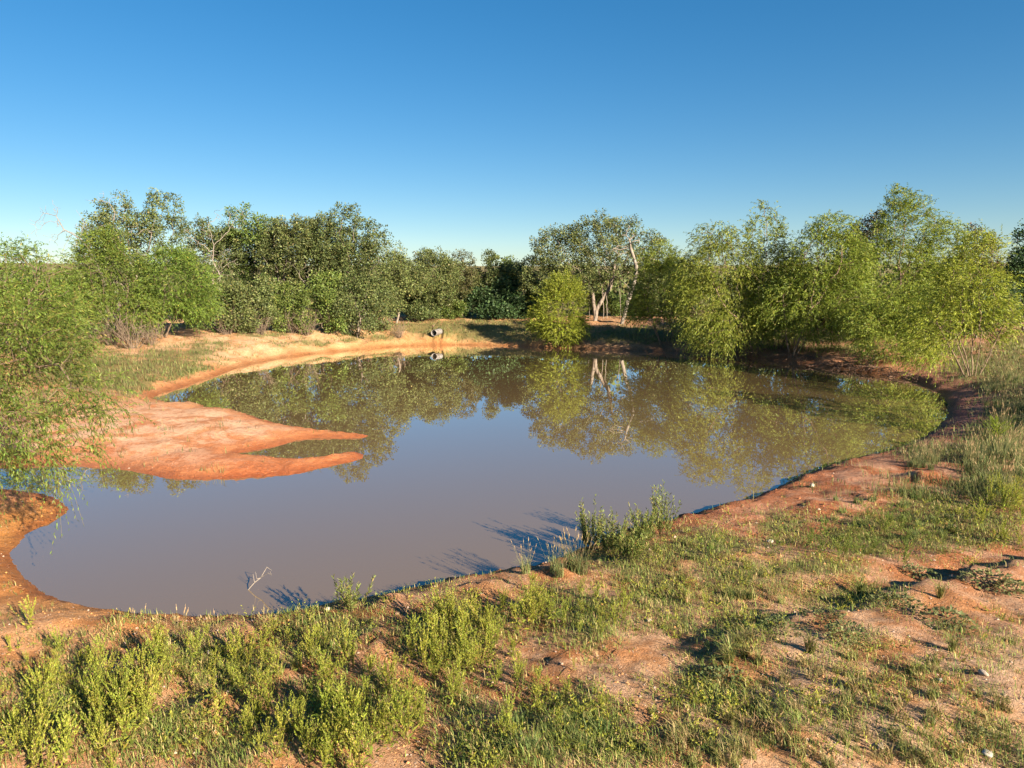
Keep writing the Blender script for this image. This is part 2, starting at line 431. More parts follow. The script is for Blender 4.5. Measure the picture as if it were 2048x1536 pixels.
def ground_mat():
    m, N, L = new_mat('red_clay_ground')
    def attr(n, out='Fac'):
        a = N.new('ShaderNodeAttribute'); a.attribute_name = n; return a.outputs[out]
    def noise(sc, det=6, rough=.6, vec=None):
        n = N.new('ShaderNodeTexNoise'); n.inputs['Scale'].default_value = sc; n.inputs['Detail'].default_value = det; n.inputs['Roughness'].default_value = rough
        L.new(vec or geo.outputs['Position'], n.inputs['Vector']); return n.outputs['Fac']
    def rng(v, a, b, c=0., d=1.):
        r = N.new('ShaderNodeMapRange'); r.inputs['From Min'].default_value = a; r.inputs['From Max'].default_value = b
        r.inputs['To Min'].default_value = c; r.inputs['To Max'].default_value = d; L.new(v, r.inputs['Value']); return r.outputs[0]
    def math_(op, a, b):
        r = N.new('ShaderNodeMath'); r.operation = op
        for i, q in enumerate((a, b)):
            if isinstance(q, (int, float)): r.inputs[i].default_value = q
            else: L.new(q, r.inputs[i])
        return r.outputs[0]
    def mix(f, a, b, mode='MIX'):
        r = N.new('ShaderNodeMix'); r.data_type = 'RGBA'; r.blend_type = mode
        for i, q in ((0, f), (6, a), (7, b)):
            if isinstance(q, tuple): r.inputs[i].default_value = (*q, 1)
            elif isinstance(q, (int, float)): r.inputs[i].default_value = q
            else: L.new(q, r.inputs[i])
        return r.outputs[2]
    geo = N.new('ShaderNodeNewGeometry')
    soil = attr('soil', 'Color')
    n1 = noise(1.6, 7); n2 = noise(9, 8, .65); n3 = noise(45, 6, .7)
    soil = mix(rng(noise(.55, 3), .38, .64), mix(1.0, soil, (.90, .78, .70), 'MULTIPLY'), mix(1.0, soil, (1.04, 1.10, 1.14), 'MULTIPLY'))
    c = mix(rng(n2, .3, .75), mix(1.0, soil, (.72, .66, .62), 'MULTIPLY'), mix(1.0, soil, (1.12, 1.14, 1.2), 'MULTIPLY'))
    # dried pale crust
    pf = math_('MULTIPLY', math_('MULTIPLY', attr('pale'), rng(n1, .42, .56)), rng(n2, .30, .58, .30, 1))
    c = mix(pf, c, mix(.55, soil, (.80, .62, .45)))
    # small grit and gravel speckles
    vo = N.new('ShaderNodeTexVoronoi'); vo.inputs['Scale'].default_value = 26; L.new(geo.outputs['Position'], vo.inputs['Vector'])
    vc = N.new('ShaderNodeSeparateColor'); L.new(vo.outputs['Color'], vc.inputs[0])
    sp = math_('MULTIPLY', rng(vo.outputs['Distance'], .38, .26), rng(vc.outputs[0], .82, .90))
    c = mix(math_('MULTIPLY', sp, .7), c, (.60, .46, .36))
    sp2 = math_('MULTIPLY', rng(vo.outputs['Distance'], .40, .28), rng(vc.outputs[1], .80, .88))
    c = mix(math_('MULTIPLY', sp2, .6), c, (.20, .085, .05))
    c = mix(1.0, c, mix(rng(n3, .25, .75), (.82, .80, .78), (1.13, 1.13, 1.13)), 'MULTIPLY')
    # litter and thatch under the grass
    vg = rng(math_('ADD', attr('veg'), math_('MULTIPLY', math_('SUBTRACT', n2, .5), .9)), .35, .75)
    gc = mix(rng(n3, .3, .7), (.07, .082, .022), (.16, .145, .05))
    gc = mix(rng(n1, .4, .6), gc, mix(.5, gc, (.10, .13, .03)))
    c = mix(math_('MULTIPLY', vg, .78), c, gc)
    # damp clay at the water's edge
    wet = attr('wet')
    c = mix(wet, c, mix(1.0, c, (.60, .50, .42), 'MULTIPLY'))
    cw = N.new('ShaderNodeTexVoronoi'); cw.feature = 'DISTANCE_TO_EDGE'; cw.inputs['Scale'].default_value = 4.5
    wv = N.new('ShaderNodeMix'); wv.data_type = 'RGBA'; wv.blend_type = 'ADD'; wv.inputs[0].default_value = .35
    wno = N.new('ShaderNodeTexNoise'); wno.inputs['Scale'].default_value = 4.8; L.new(geo.outputs['Position'], wno.inputs['Vector'])
    L.new(geo.outputs['Position'], wv.inputs[6]); L.new(wno.outputs['Color'], wv.inputs[7]); L.new(wv.outputs[2], cw.inputs['Vector'])
    crack = rng(cw.outputs['Distance'], .0, .03, 0, 1)
    h = math_('ADD', math_('MULTIPLY', n2, .7), math_('MULTIPLY', n3, .55))
    h = math_('ADD', h, math_('MULTIPLY', noise(130, 4, .7), .22))
    h = math_('ADD', h, math_('MULTIPLY', crack, .10))
    h = math_('ADD', h, math_('MULTIPLY', sp, .25))
    bp = N.new('ShaderNodeBump'); bp.inputs['Strength'].default_value = .9; bp.inputs['Distance'].default_value = .13
    L.new(h, bp.inputs['Height'])
    p = N.new('ShaderNodeBsdfPrincipled'); p.inputs['Specular IOR Level'].default_value = .25
    L.new(rng(wet, 0, 1, .95, .5), p.inputs['Roughness'])
    o = N.new('ShaderNodeOutputMaterial')
    L.new(c, p.inputs['Base Color']); L.new(bp.outputs[0], p.inputs['Normal']); L.new(p.outputs[0], o.inputs['Surface'])
    return m
gm = mesh_np('ground', GV, GF, ground_mat(), None, None, True)
for nm, arr in (('veg', VEG), ('wet', WET), ('pale', PALE)):
    a = gm.attributes.new(nm, 'FLOAT', 'POINT'); a.data.foreach_set('value', arr.astype(np.float32).ravel())
a = gm.color_attributes.new('soil', 'FLOAT_COLOR', 'POINT')
c4 = np.ones((nx * ny, 4), np.float32); c4[:, :3] = GSO.reshape(-1, 3); a.data.foreach_set('color', c4.ravel())
link('ground', gm, kind='structure', label='bare red clay banks and dry soil around the pond', cat='ground')

# ------------------------------------------------------------------ the pond
def water_mat():
    m, N, L = new_mat('muddy_water')
    geo = N.new('ShaderNodeNewGeometry')
    n = N.new('ShaderNodeTexNoise'); n.inputs['Scale'].default_value = 1.1; n.inputs['Detail'].default_value = 2
    n2 = N.new('ShaderNodeTexNoise'); n2.inputs['Scale'].default_value = 9; n2.inputs['Detail'].default_value = 2
    L.new(geo.outputs['Position'], n.inputs['Vector']); L.new(geo.outputs['Position'], n2.inputs['Vector'])
    ad = N.new('ShaderNodeMath'); ad.operation = 'MULTIPLY_ADD'; ad.inputs[1].default_value = .06
    L.new(n2.outputs['Fac'], ad.inputs[0]); L.new(n.outputs['Fac'], ad.inputs[2])
    bp = N.new('ShaderNodeBump'); bp.inputs['Strength'].default_value = .03; bp.inputs['Distance'].default_value = .02
    L.new(ad.outputs[0], bp.inputs['Height'])
    df = N.new('ShaderNodeBsdfDiffuse')                      # light scattered back by the suspended silt
    df.inputs['Color'].default_value = (.156, .106, .052, 1)
    gl = N.new('ShaderNodeBsdfGlossy')                       # mirror of the still surface, stronger at grazing angles
    gl.inputs['Color'].default_value = (1, 1, 1, 1)
    gl.inputs['Roughness'].default_value = .008
    fr = N.new('ShaderNodeFresnel'); fr.inputs['IOR'].default_value = 1.333
    mp = N.new('ShaderNodeMath'); mp.operation = 'MULTIPLY_ADD'; mp.use_clamp = True
    mp.inputs[1].default_value = 1.6; mp.inputs[2].default_value = .07
    mx = N.new('ShaderNodeMixShader')
    o = N.new('ShaderNodeOutputMaterial')
    for nd in (gl, fr): L.new(bp.outputs[0], nd.inputs['Normal'])
    L.new(fr.outputs[0], mp.inputs[0]); L.new(mp.outputs[0], mx.inputs[0])
    L.new(df.outputs[0], mx.inputs[1]); L.new(gl.outputs[0], mx.inputs[2]); L.new(mx.outputs[0], o.inputs['Surface'])
    return m
wx0, wy0 = SHORE.min(0) - 0.3; wx1, wy1 = SHORE.max(0) + 0.3
link('water', mesh_np('water', [(wx0, wy0, 0), (wx1, wy0, 0), (wx1, wy1, 0), (wx0, wy1, 0)], [(0, 1, 2, 3)], water_mat()),
     kind='structure', label='still muddy brown pond mirroring the trees and sky', cat='water')

# ------------------------------------------------------------------ tree skeletons
def colonise(seed, stems, attr, step, kill, infl, bias=(0, 0, .15), maxit=140, jit=.25):
    """space colonisation; stems: list of polylines (start nodes); returns nodes, parents"""
    r = np.random.default_rng(seed)
    P, par = [], []
    for st in stems:
        st = np.asarray(st, float)
        prev = -1
        if P:
            q = np.linalg.norm(np.array(P) - st[0], axis=1)
            if q.min() < 1.5: prev = int(q.argmin())
        for i in range(len(st) - 1):
            n = max(1, int(np.linalg.norm(st[i + 1] - st[i]) / step))
            for k in range(n):
                P.append(st[i] + (st[i + 1] - st[i]) * k / n + (r.normal(0, .05 * step, 3) if prev >= 0 else 0)); par.append(prev); prev = len(P) - 1
        P.append(st[-1]); par.append(prev)
    A = attr.copy()
    P = list(P)
    PA = np.array(P)
    d = np.linalg.norm(A[:, None] - PA[None], axis=2)
    near = d.argmin(1); nd = d.min(1)
    bias = np.array(bias)
    for it in range(maxit):
        alive = nd > kill
        A, near, nd = A[alive], near[alive], nd[alive]
        if not len(A): break
        use = nd < infl
        if not use.any():
            use = nd < nd.min() * 1.05
        u = near[use]
        dirs = unit(A[use] - PA[u])
        ids, inv = np.unique(u, return_inverse=True)
        acc = np.zeros((len(ids), 3)); np.add.at(acc, inv, dirs)
        acc = unit(acc) + bias + r.normal(0, jit, acc.shape)
        new = PA[ids] + unit(acc) * step
        # avoid piling up
        base = len(PA)
        PA = np.vstack([PA, new]); par += list(ids)
        dn = np.linalg.norm(A[:, None] - new[None], axis=2)
        j = dn.argmin(1); dm = dn.min(1)
        m = dm < nd
        near = np.where(m, base + j, near); nd = np.where(m, dm, nd)
        if len(PA) > 3000: break
    return PA, np.array(par)

def radii(P, par, tip=.012, ex=2.3):
    n = len(P); acc = np.zeros(n); kids = np.zeros(n, int)
    for i in range(n - 1, -1, -1):
        if acc[i] == 0: acc[i] = tip ** ex
        p = par[i]
        if p >= 0: acc[p] += acc[i]; kids[p] += 1
    return acc ** (1 / ex), kids

def tubes(geo, P, par, R, sides=5, minr=0.0, col=(1, 1, 1), flare=None):
    P = np.asarray(P, float); par = np.asarray(par, int)
    ii = np.array([i for i in range(len(P)) if par[i] >= 0 and R[i] >= minr])
    if not len(ii): return
    a, b = P[par[ii]], P[ii]
    ra, rb = np.minimum(R[par[ii]], R[ii] * 1.25), R[ii]
    d = unit(b - a)
    h = np.where(np.abs(d[:, 2:3]) > .9, np.array([[1., 0, 0]]), np.array([[0, 0, 1.]]))
    u = unit(np.cross(d, h)); v = np.cross(d, u)
    th = np.linspace(0, 2 * math.pi, sides, endpoint=False)
    ring = u[:, None] * np.cos(th)[None, :, None] + v[:, None] * np.sin(th)[None, :, None]
    ext = d * (rb * .25)[:, None]
    V = np.concatenate([a[:, None] - ext[:, None] + ring * ra[:, None, None], b[:, None] + ext[:, None] + ring * rb[:, None, None]], 1)
    k = np.arange(sides); k2 = (k + 1) % sides
    f = np.stack([k, k2, k2 + sides, k + sides], -1)
    F = f[None] + (np.arange(len(ii)) * 2 * sides)[:, None, None]
    geo.add(V.reshape(-1, 3), F.reshape(-1, 4), np.array(col))

def limbs(geo, P, par, R, rmul, minr):
    R2 = np.where(R > .05, R * rmul, R)
    thick = R >= .035
    tubes(geo, P, np.where(thick, par, -1), R2, 7, minr)
    tubes(geo, P, np.where(thick, -1, par), R2, 3, minr)

def leaf_quads(geo, c, t, n, length, width, col, m=0):
    """kite leaves: centre-base c, direction t, face normal n"""
    t = unit(t); b = unit(np.cross(n, t))
    L = np.asarray(length).reshape(-1, 1); W = np.asarray(width).reshape(-1, 1)
    nn = np.cross(t, b)
    V = np.stack([c, c + t * L * .45 + b * W * .5 + nn * L * .06, c + t * L, c + t * L * .45 - b * W * .5 + nn * L * .06], 1)
    F = np.arange(len(c) * 4).reshape(-1, 4)
    C = np.repeat(col, 4, 0)
    geo.add(V.reshape(-1, 3), F, C, m)

BR_ALB = 1.18
def blend_cols(r, n, stops):
    """stops: list of (weight, rgb); random pick with jitter"""
    w = np.array([s[0] for s in stops], float); w /= w.sum()
    C = np.array([s[1] for s in stops])[r.choice(len(stops), n, p=w)]
    return C * BR_ALB * r.uniform(.78, 1.25, (n, 1)) * (1 + r.normal(0, .05, (n, 3)))

OAK_COL = [(5, (.088, .110, .035)), (3, (.128, .148, .050)), (2, (.058, .080, .027)), (.5, (.175, .158, .06))]
OAKDARK = [(5, (.045, .080, .030)), (3, (.065, .105, .035)), (1, (.035, .06, .028))]  # deep green leaves; the far-grass bush has its shade put into this colour
OAKYEL = [(4, (.115, .155, .034)), (3, (.090, .130, .032)), (1, (.165, .185, .045))]
WIL_COL = [(5, (.155, .192, .028)), (3, (.205, .238, .034)), (2, (.108, .148, .025)), (.4, (.26, .25, .045))]
WILLEFT = [(5, (.105, .155, .026)), (3, (.14, .19, .032)), (2, (.078, .120, .023)), (.4, (.23, .21, .045))]
WILBRT = [(5, (.175, .212, .026)), (3, (.225, .255, .032)), (1.5, (.125, .165, .024))]

def ell_points(r, n, c, rad, shell=.0):
    v = unit(r.normal(0, 1, (n, 3))) * (r.uniform(shell, 1, (n, 1)) ** (1 / 3)) * rad
    return v + c

def crown_lobes(r, c, rx, ry, rz, n):
    lobes = []
    for k in range(n):
        v = unit(r.normal(0, 1, 3)) * np.array([rx, ry, rz]) * r.uniform(.45, .82)
        s = r.uniform(.24, .46)
        lobes.append((c + v, np.array([rx * s, ry * s, rz * s * r.uniform(.85, 1.1)])))
    lobes.append((c, np.array([rx, ry, rz]) * .5))
    return lobes

def crown_samples(r, LB, dens, seed, gap, zmin, shell=.25, fr=.6):
    out = []
    for c, q in LB:
        n = int(math.pi * q[0] * q[2] * dens) + 2
        out.append(ell_points(r, n, c, q * (1 + .10 * r.normal(0, 1, (n, 1))), shell))
    Q = np.vstack(out)
    nz = fbm(Q[:, 0] * fr + seed + Q[:, 1] * fr * .4, Q[:, 2] * fr * 1.1 + Q[:, 1] * fr * .5, 2)
    return Q[(nz > -.62 + gap * 1.2) & (Q[:, 2] > zmin)]

def make_root(name, base, label, cat, group=None):
    return link(name, None, None, tuple(base), label, cat, group)

def oak(label, px, base_y, top, hw, seed, bot=None, cols=OAK_COL, stems=None, lobes=None, nattr=560, leaf=.14, per=26, group='oaks along the far bank', name='oak_tree',
        base_px=None, dead=0.0, clump=.31, ground=None, bark=None, cat='tree', nl=7, depth=.8, gap=.12, dens=12, rmul=1.25):
    r = np.random.default_rng(seed)
    d = base_y
    cxp = at_depth(px, 560, d)
    bp = at_depth(base_px if base_px else px, 600, d)
    gz = float(height(bp[0], d)) if ground is None else ground
    base = np.array([bp[0], d, gz])
    ztop = at_depth(px, top, d)[2]
    zbot = at_depth(px, bot, d)[2] if bot else gz + .28 * (ztop - gz)
    zbot = max(zbot, gz - .6)
    rx = hw / FPX * math.hypot(d, 0) * 1.0
    rz = (ztop - zbot) / 2; ry = rx * depth
    c = np.array([cxp[0], d, zbot + rz])
    if lobes is None:
        LB = crown_lobes(r, c, rx, ry, rz, nl + 4)
    else:
        LB = [(np.array([at_depth(a, b, d + dd)[0], d + dd, at_depth(a, b, d)[2]]), np.array([w_ / FPX * d, w_ / FPX * d * .8, h_ / FPX * d])) for a, b, w_, h_, dd in lobes]
    vol = np.array([l[1].prod() ** (2 / 3) for l in LB]); cnt = (vol / vol.sum() * nattr).astype(int) + 4
    A = np.vstack([ell_points(r, k, l[0], l[1]) for k, l in zip(cnt, LB)])
    A = A[A[:, 2] > gz + .15]
    if stems is None:
        mid = base + (c - base) * .45 + r.normal(0, .18, 3)
        mid[2] = max(gz + .5, min(mid[2], zbot + rz * .35))
        S = [[base, (base + mid) / 2 + r.normal(0, .12, 3), mid]]
    else:
        S = [[np.array([at_depth(a, b, d)[0], d + dd, at_depth(a, b, d)[2]]) for a, b, dd in st] for st in stems]
        for st in S:
            if st[0][2] < gz + .6: st[0][2] = gz - .05
    hgt = ztop - gz
    step = max(.22, hgt * .035)
    P, par = colonise(seed, S, A, step, step * 1.15, step * 7)
    R, kids = radii(P, par, tip=.011 * max(.6, hgt / 9))
    root = make_root(name, base, label, cat, group)
    g = Geo(); limbs(g, P - base, par, R, rmul, .012)
    # root flare
    link('trunk', g.mesh('trunk', [bark or M_BARK], True), root)
    tips = np.where((R < .011 * max(.6, hgt / 9) * 2.1) & (np.arange(len(P)) > 6))[0]
    tips = tips[r.uniform(size=len(tips)) > dead]
    # natural gaps
    nz = fbm(P[tips, 0] * .55 + seed, P[tips, 2] * .55 + P[tips, 1] * .4, 2)
    tips = tips[nz > -.55 - .0 + gap * 1.2]
    g = Geo()
    Q = crown_samples(r, LB, dens, seed, gap + .25, gz + .15, .35, .95)
    Q = np.vstack([P[tips] + r.normal(0, .08, (len(tips), 3)), Q])
    nq = len(Q); n = nq * per
    cl = np.repeat(Q, per, 0)
    cr = np.repeat(r.uniform(.65, 1.25, nq) * clump, per)[:, None]
    off = unit(r.normal(0, 1, (n, 3))) * (r.uniform(0, 1, (n, 1)) ** .45) * cr
    off[:, 2] *= .75
    pos = cl + off
    tdir = unit(off) + r.normal(0, .6, (n, 3))
    nn = r.normal(0, .75, (n, 3)) + np.array([.1, -.1, .7])
    tint = np.repeat(r.uniform(.62, 1.32, (nq, 1)), per, 0)
    C = blend_cols(r, n, cols) * tint
    sz = leaf * r.uniform(.6, 1.25, n)
    leaf_quads(g, pos - base, tdir, nn, sz, sz * r.uniform(.5, .75, n), C)
    link('crown', g.mesh('crown', [M_LEAF]), root)
    return root

def sprays(r, p, d0, L, droop, nleaf, llen, lwid, cols, ang=.7, hang=.5, stem=None, geo=None, tint=None, taper=.4, t0=.05):
    """leafy twigs: start p, direction d0, length L, each with nleaf narrow leaves"""
    S = len(p)
    d0 = unit(d0)
    t = np.tile(np.linspace(t0, 1, nleaf), (S, 1)) + r.uniform(-.03, .03, (S, nleaf))
    dn = np.array([0, 0, -1.])
    Lr = L[:, None, None]
    pos = p[:, None] + d0[:, None] * Lr * t[..., None] + dn * (droop[:, None, None] * Lr * (t ** 2)[..., None])
    tan = unit(d0[:, None] + 2 * droop[:, None, None] * t[..., None] * dn)
    side = unit(np.cross(tan, r.normal(0, 1, tan.shape)))
    ld = unit(tan + side * ang + dn * hang + r.normal(0, .15, tan.shape))
    n = unit(np.cross(ld, r.normal(0, 1, ld.shape)))
    k = S * nleaf
    l = (llen * r.uniform(.7, 1.2, (S, nleaf)) * (1 - taper * t)).reshape(-1)
    C = blend_cols(r, k, cols)
    if tint is not None: C = C * np.repeat(tint, nleaf, 0)
    leaf_quads(geo, pos.reshape(-1, 3), ld.reshape(-1, 3), n.reshape(-1, 3), l, np.full(k, lwid) * r.uniform(.8, 1.3, k), C)
    if stem is not None:
        w, sc = stem
        ts = np.linspace(0, 1, 4)
        q = p[:, None] + d0[:, None] * Lr * ts[None, :, None] + dn * (droop[:, None, None] * Lr * (ts ** 2)[None, :, None])
        sd = unit(np.cross(d0, r.normal(0, 1, d0.shape)))[:, None]
        wv = (w * (1 - .6 * ts))[None, :, None]
        V = np.stack([q - sd * wv, q + sd * wv], 2)          # S,4,2,3
        f = np.array([[0, 1, 3, 2], [2, 3, 5, 4], [4, 5, 7, 6]])
        F = f[None] + (np.arange(S) * 8)[:, None, None]
        geo.add(V.reshape(-1, 3), F.reshape(-1, 4), np.array(sc))

def willow(label, d, lobes, base_px, seed, cols=WIL_COL, nattr=520, nst=5, leaf=.20, lw=.038, nleaf=11, dens=80, slen=.75, droop=.45, wgap=.08, group='willows around the pond', base_spread=.35,
           name='willow_tree', base_xyz=None, lobes_xyz=None, gap=-.5, stemcol=None, min_z=.35, up=.2):
    """lobes: (px, py, half width px, half height px, depth offset)"""
    r = np.random.default_rng(seed)
    if base_xyz is None:
        bx = at_depth(base_px, 600, d)[0]; by = d
    else:
        bx, by = base_xyz
    gz = float(height(bx, by))
    base = np.array([bx, by, gz])
    if lobes_xyz is None:
        LB = [(at_depth(a, b, d + dd), np.array([w_ / FPX * d, w_ / FPX * d * .85, h_ / FPX * d])) for a, b, w_, h_, dd in lobes]
    else:
        LB = [(np.array(c), np.array(q)) for c, q in lobes_xyz]
    vol = np.array([l[1].prod() ** (2 / 3) for l in LB]); cnt = (vol / vol.sum() * nattr).astype(int) + 4
    A = np.vstack([ell_points(r, k, l[0], l[1]) for k, l in zip(cnt, LB)])
    A = A[A[:, 2] > gz + min_z]
    zt = max(l[0][2] + l[1][2] for l in LB); hgt = zt - gz
    S = []
    cen = A.mean(0)
    S.append([base - np.array([0, 0, .35]), base - np.array([0, 0, .12])])
    for k in range(nst):
        th = 2 * math.pi * (k + r.uniform(-.3, .3)) / nst
        o = np.array([math.cos(th), math.sin(th), 0])
        b0 = base + o * base_spread * r.uniform(.3, 1) + np.array([0, 0, -.05])
        lean = (cen - base) * np.array([.28, .28, 0]) + o * hgt * r.uniform(.10, .22)
        S.append([b0, b0 + lean * .4 + np.array([0, 0, hgt * .16]), b0 + lean + np.array([0, 0, hgt * r.uniform(.28, .42)])])
    step = max(.2, hgt * .04)
    P, par = colonise(seed, S, A, step, step * 1.2, step * 7, bias=(0, 0, up), jit=.2)
    tr = .008 * max(.7, hgt / 6)
    R, kids = radii(P, par, tip=tr)
    root = make_root(name, base, label, 'tree', group)
    g = Geo(); limbs(g, P - base, par, R, 1.0, .006)
    link('trunk', g.mesh('trunk', [M_WBARK], True), root)
    tips = np.where((R < tr * 2.3) & (P[:, 2] > gz + min_z * .8))[0]
    nz = fbm(P[tips, 0] * .6 + seed, P[tips, 2] * .6 + P[tips, 1] * .4, 2)
    tips = tips[nz > gap]
    Q = crown_samples(r, LB, dens, seed, wgap, gz + min_z)
    pi = np.vstack([P[tips], Q]); n = len(pi)
    out = unit((pi - (cen * .6 + base * .4)) * np.array([1, 1, .8]))
    d0 = unit(out * .9 + r.normal(0, .5, (n, 3)) + np.array([0, 0, .30]))
    L = slen * r.uniform(.55, 1.2, n)
    g = Geo()
    tint = r.uniform(.74, 1.24, (n, 1)) * (1 + .22 * fbm(pi[:, 0] * .8, pi[:, 2] * .8 + seed, 2))[:, None]
    sprays(r, pi - base, d0, L, droop * r.uniform(.5, 1.5, n), nleaf, leaf, lw, cols, .6, .55, stemcol, g, tint)
    link('crown', g.mesh('crown', [M_WILLOW]), root)
    return root

def snag(label, d, stems, lobes, seed, nattr=120, tip=.0075, ground=None, group='bare dead trees', step=None, name='dead_tree', mat=None, minr=0, rmul=1.0):
    r = np.random.default_rng(seed)
    S = [[np.array([at_depth(a, b, d)[0], d + dd, at_depth(a, b, d)[2]]) for a, b, dd in st] for st in stems]
    gz = float(height(S[0][0][0], d))
    base = S[0][0].copy(); base[2] = gz
    for st in S:
        if st[0][2] < gz + .8: st[0][2] = gz - .1
    LB = [(at_depth(a, b, d + dd), np.array([w_ / FPX * d, w_ / FPX * d * .7, h_ / FPX * d])) for a, b, w_, h_, dd in lobes]
    A = np.vstack([ell_points(r, max(8, nattr // len(LB)), l[0], l[1]) for l in LB])
    P, par = colonise(seed, S, A, step or .28, .34, 3.2, bias=(0, 0, .05), jit=.42)
    R, k = radii(P, par, tip=tip, ex=2.2)
    R = np.where(R > .06, R * rmul, R)
    root = make_root(name, base, label, 'tree', group)
    g = Geo(); tubes(g, P - base, par, R, 6)
    link('trunk', g.mesh('trunk', [mat or M_DEAD], True), root)
    return root

# ------------------------------------------------------------------ oaks of the far bank
oak('tall spreading oak behind the bare pale tree at the far left', 275, 50, 366, 118, 101, bot=620, nattr=800, nl=9, per=26, gap=.22, dead=.12)
oak('slim olive oak with grey limbs between the tallest oak and the row', 425, 52, 405, 80, 102, bot=600, cols=OAK_COL, nattr=520, dead=.15, gap=.12)
oak('upright bright-topped oak, second in the left row of far oaks', 497, 54, 396, 84, 103, bot=590, cols=OAKYEL)
oak('oak with a pale trunk foot at the sandy bank behind the brush', 563, 51, 410, 90, 104, bot=600, base_px=543)
oak('broad oak in the middle of the left row above the grey brush', 640, 53, 414, 92, 105, bot=590)
oak('oak with a ragged shoulder at the right end of the tall left row', 715, 51.5, 416, 82, 106, bot=600)
oak('low round oak sloping down from the tall left row', 792, 56, 470, 76, 107, bot=625, cols=OAK_COL)
oak('rounded grey-green oak beyond the culvert pipe', 856, 59, 482, 84, 108, bot=630)
oak('feathery brownish cedar poking above the trees behind the pipe', 926, 60, 480, 42, 109, bot=660, cols=[(4, (.085, .09, .03)), (2, (.11, .095, .04))], leaf=.12, per=22, clump=.22, nattr=420, name='cedar_tree')
oak('small oak between the feathery cedar and the dark thicket', 985, 61, 503, 52, 110, bot=640)
oak('yellow-green oak behind the shade-toned bush', 1050, 62, 490, 55, 111, bot=640, cols=OAKYEL)
oak('green bush toned dark for its shade at the edge of the far grass', 990, 60, 548, 82, 112, bot=690, depth=.55, cols=OAKDARK, leaf=.2, per=24, nattr=560, name='shade_toned_bush', cat='bush', group=None, gap=.0)
oak('large grey-green oak with a forked pale trunk above the centre far bank', 1185, 57, 428, 132, 113, nattr=1150, per=26, gap=.10, name='oak_tree', rmul=1.6,
    stems=[[(1190, 655, 0), (1192, 632, 0), (1195, 614, .1), (1207, 596, .1), (1222, 572, .2), (1228, 540, .3)], [(1192, 630, 0), (1187, 600, .2), (1184, 575, .3)], [(1205, 598, 0), (1203, 578, -.3)]],
    lobes=[(1190, 470, 55, 40, 0), (1120, 500, 60, 50, 0), (1075, 545, 40, 45, .5), (1220, 520, 70, 45, 0), (1290, 490, 38, 38, .5), (1160, 560, 60, 35, .5), (1240, 455, 40, 25, .5), (1290, 545, 35, 30, 1), (1120, 590, 45, 30, 1)])
oak('hazy oak standing behind the leaning dead trunk', 1335, 61, 478, 60, 114, bot=640)
oak('thin dark oak top poking out between the tall right willows', 1742, 50, 408, 46, 115, bot=560, cols=[(3, (.06, .07, .035)), (1, (.14, .09, .05))], dead=.3, gap=.2, nattr=420)
oak('sparse brown-leaved oak top behind the rightmost willow', 1955, 50, 446, 42, 116, bot=580, cols=[(3, (.07, .075, .035)), (1.5, (.15, .09, .05))], dead=.3, gap=.2, nattr=420)
oak('deep green oak at the right edge of the view', 2060, 44, 440, 66, 117, bot=650, cols=OAKDARK, nattr=640)
# undergrowth shrubs of the far bank
for k, (lb, px, d, top, hw, cc) in enumerate([
    ('leafy shrub at the bare-twig edge beside the left willows', 465, 46.5, 540, 60, OAK_COL),
    ('yellowish shrub in front of the oak with the pale trunk foot', 580, 49, 552, 52, OAKYEL),
    ('round leafy shrub under the broad middle oak', 648, 49.5, 538, 56, OAKYEL),
    ('leafy shrub above the grey brush at the end of the tall row', 712, 50, 535, 60, OAK_COL),
    ('low olive shrub where the sandy bank meets the grass', 765, 53, 556, 48, OAK_COL),
    ('leafy shrub beyond the grass slope, left of the dark bush', 840, 58.5, 556, 66, OAK_COL),
    ('small bright shrub in the gap under the cedar', 905, 60, 595, 40, OAKYEL),
    ('sunlit shrub behind the forked oak trunk', 1222, 62, 575, 50, OAKYEL),
    ('dim shrub behind the leaning dead trunk', 1290, 63, 580, 55, OAK_COL),
    ('dark leafy shrub filling the gap under the slim olive oak', 410, 47, 560, 55, OAK_COL),
    ('leafy shrub under the second oak of the left row', 515, 48, 555, 45, OAK_COL),
    ('shaded shrub deep behind the right willows', 1480, 50, 560, 75, OAK_COL),
    ('shaded shrub behind the rounded right willow', 1620, 49, 555, 80, OAK_COL),
    ('shaded shrub behind the tallest willow', 1790, 47, 545, 95, OAK_COL),
    ('shaded shrub behind the yellow-green willow', 1960, 42, 560, 90, OAKDARK)]):
    oak(lb, px, d, top, hw, 200 + k, bot=690 if d < 52 else 672, cols=cc, nattr=260, per=26, name='shrub', cat='shrub', group='shrubs along the far bank', nl=5, gap=.0, clump=.30, dens=13)

# bare grey trees and limbs
snag('bare pale tree leaning left above the left willows', 46, [[(215, 640, 0), (205, 560, .2), (182, 505, 0), (160, 478, .1), (128, 458, 0), (112, 432, 0), (96, 428, .1)], [(160, 478, 0), (168, 446, 0), (152, 420, 0)]],
     [(95, 440, 45, 45, 0), (140, 470, 60, 40, 0), (180, 520, 50, 30, 0)], 301, 130)
snag('bare grey tree among the leaves of the tallest oak', 49, [[(238, 640, 0), (230, 540, .2), (236, 480, 0), (226, 450, .1), (230, 425, 0), (218, 405, 0)]],
     [(215, 410, 45, 30, 0), (270, 455, 50, 18, 0), (190, 460, 45, 20, 0)], 302, 110)
snag('bare grey limbs spilling between the left willows and the oak row', 49, [[(448, 645, 0), (436, 590, .2), (440, 550, 0), (424, 520, .1), (428, 490, 0)]],
     [(440, 520, 45, 25, -.5), (395, 470, 40, 30, 0), (460, 440, 40, 30, 0), (445, 560, 20, 25, -1)], 303, 170, tip=.008)
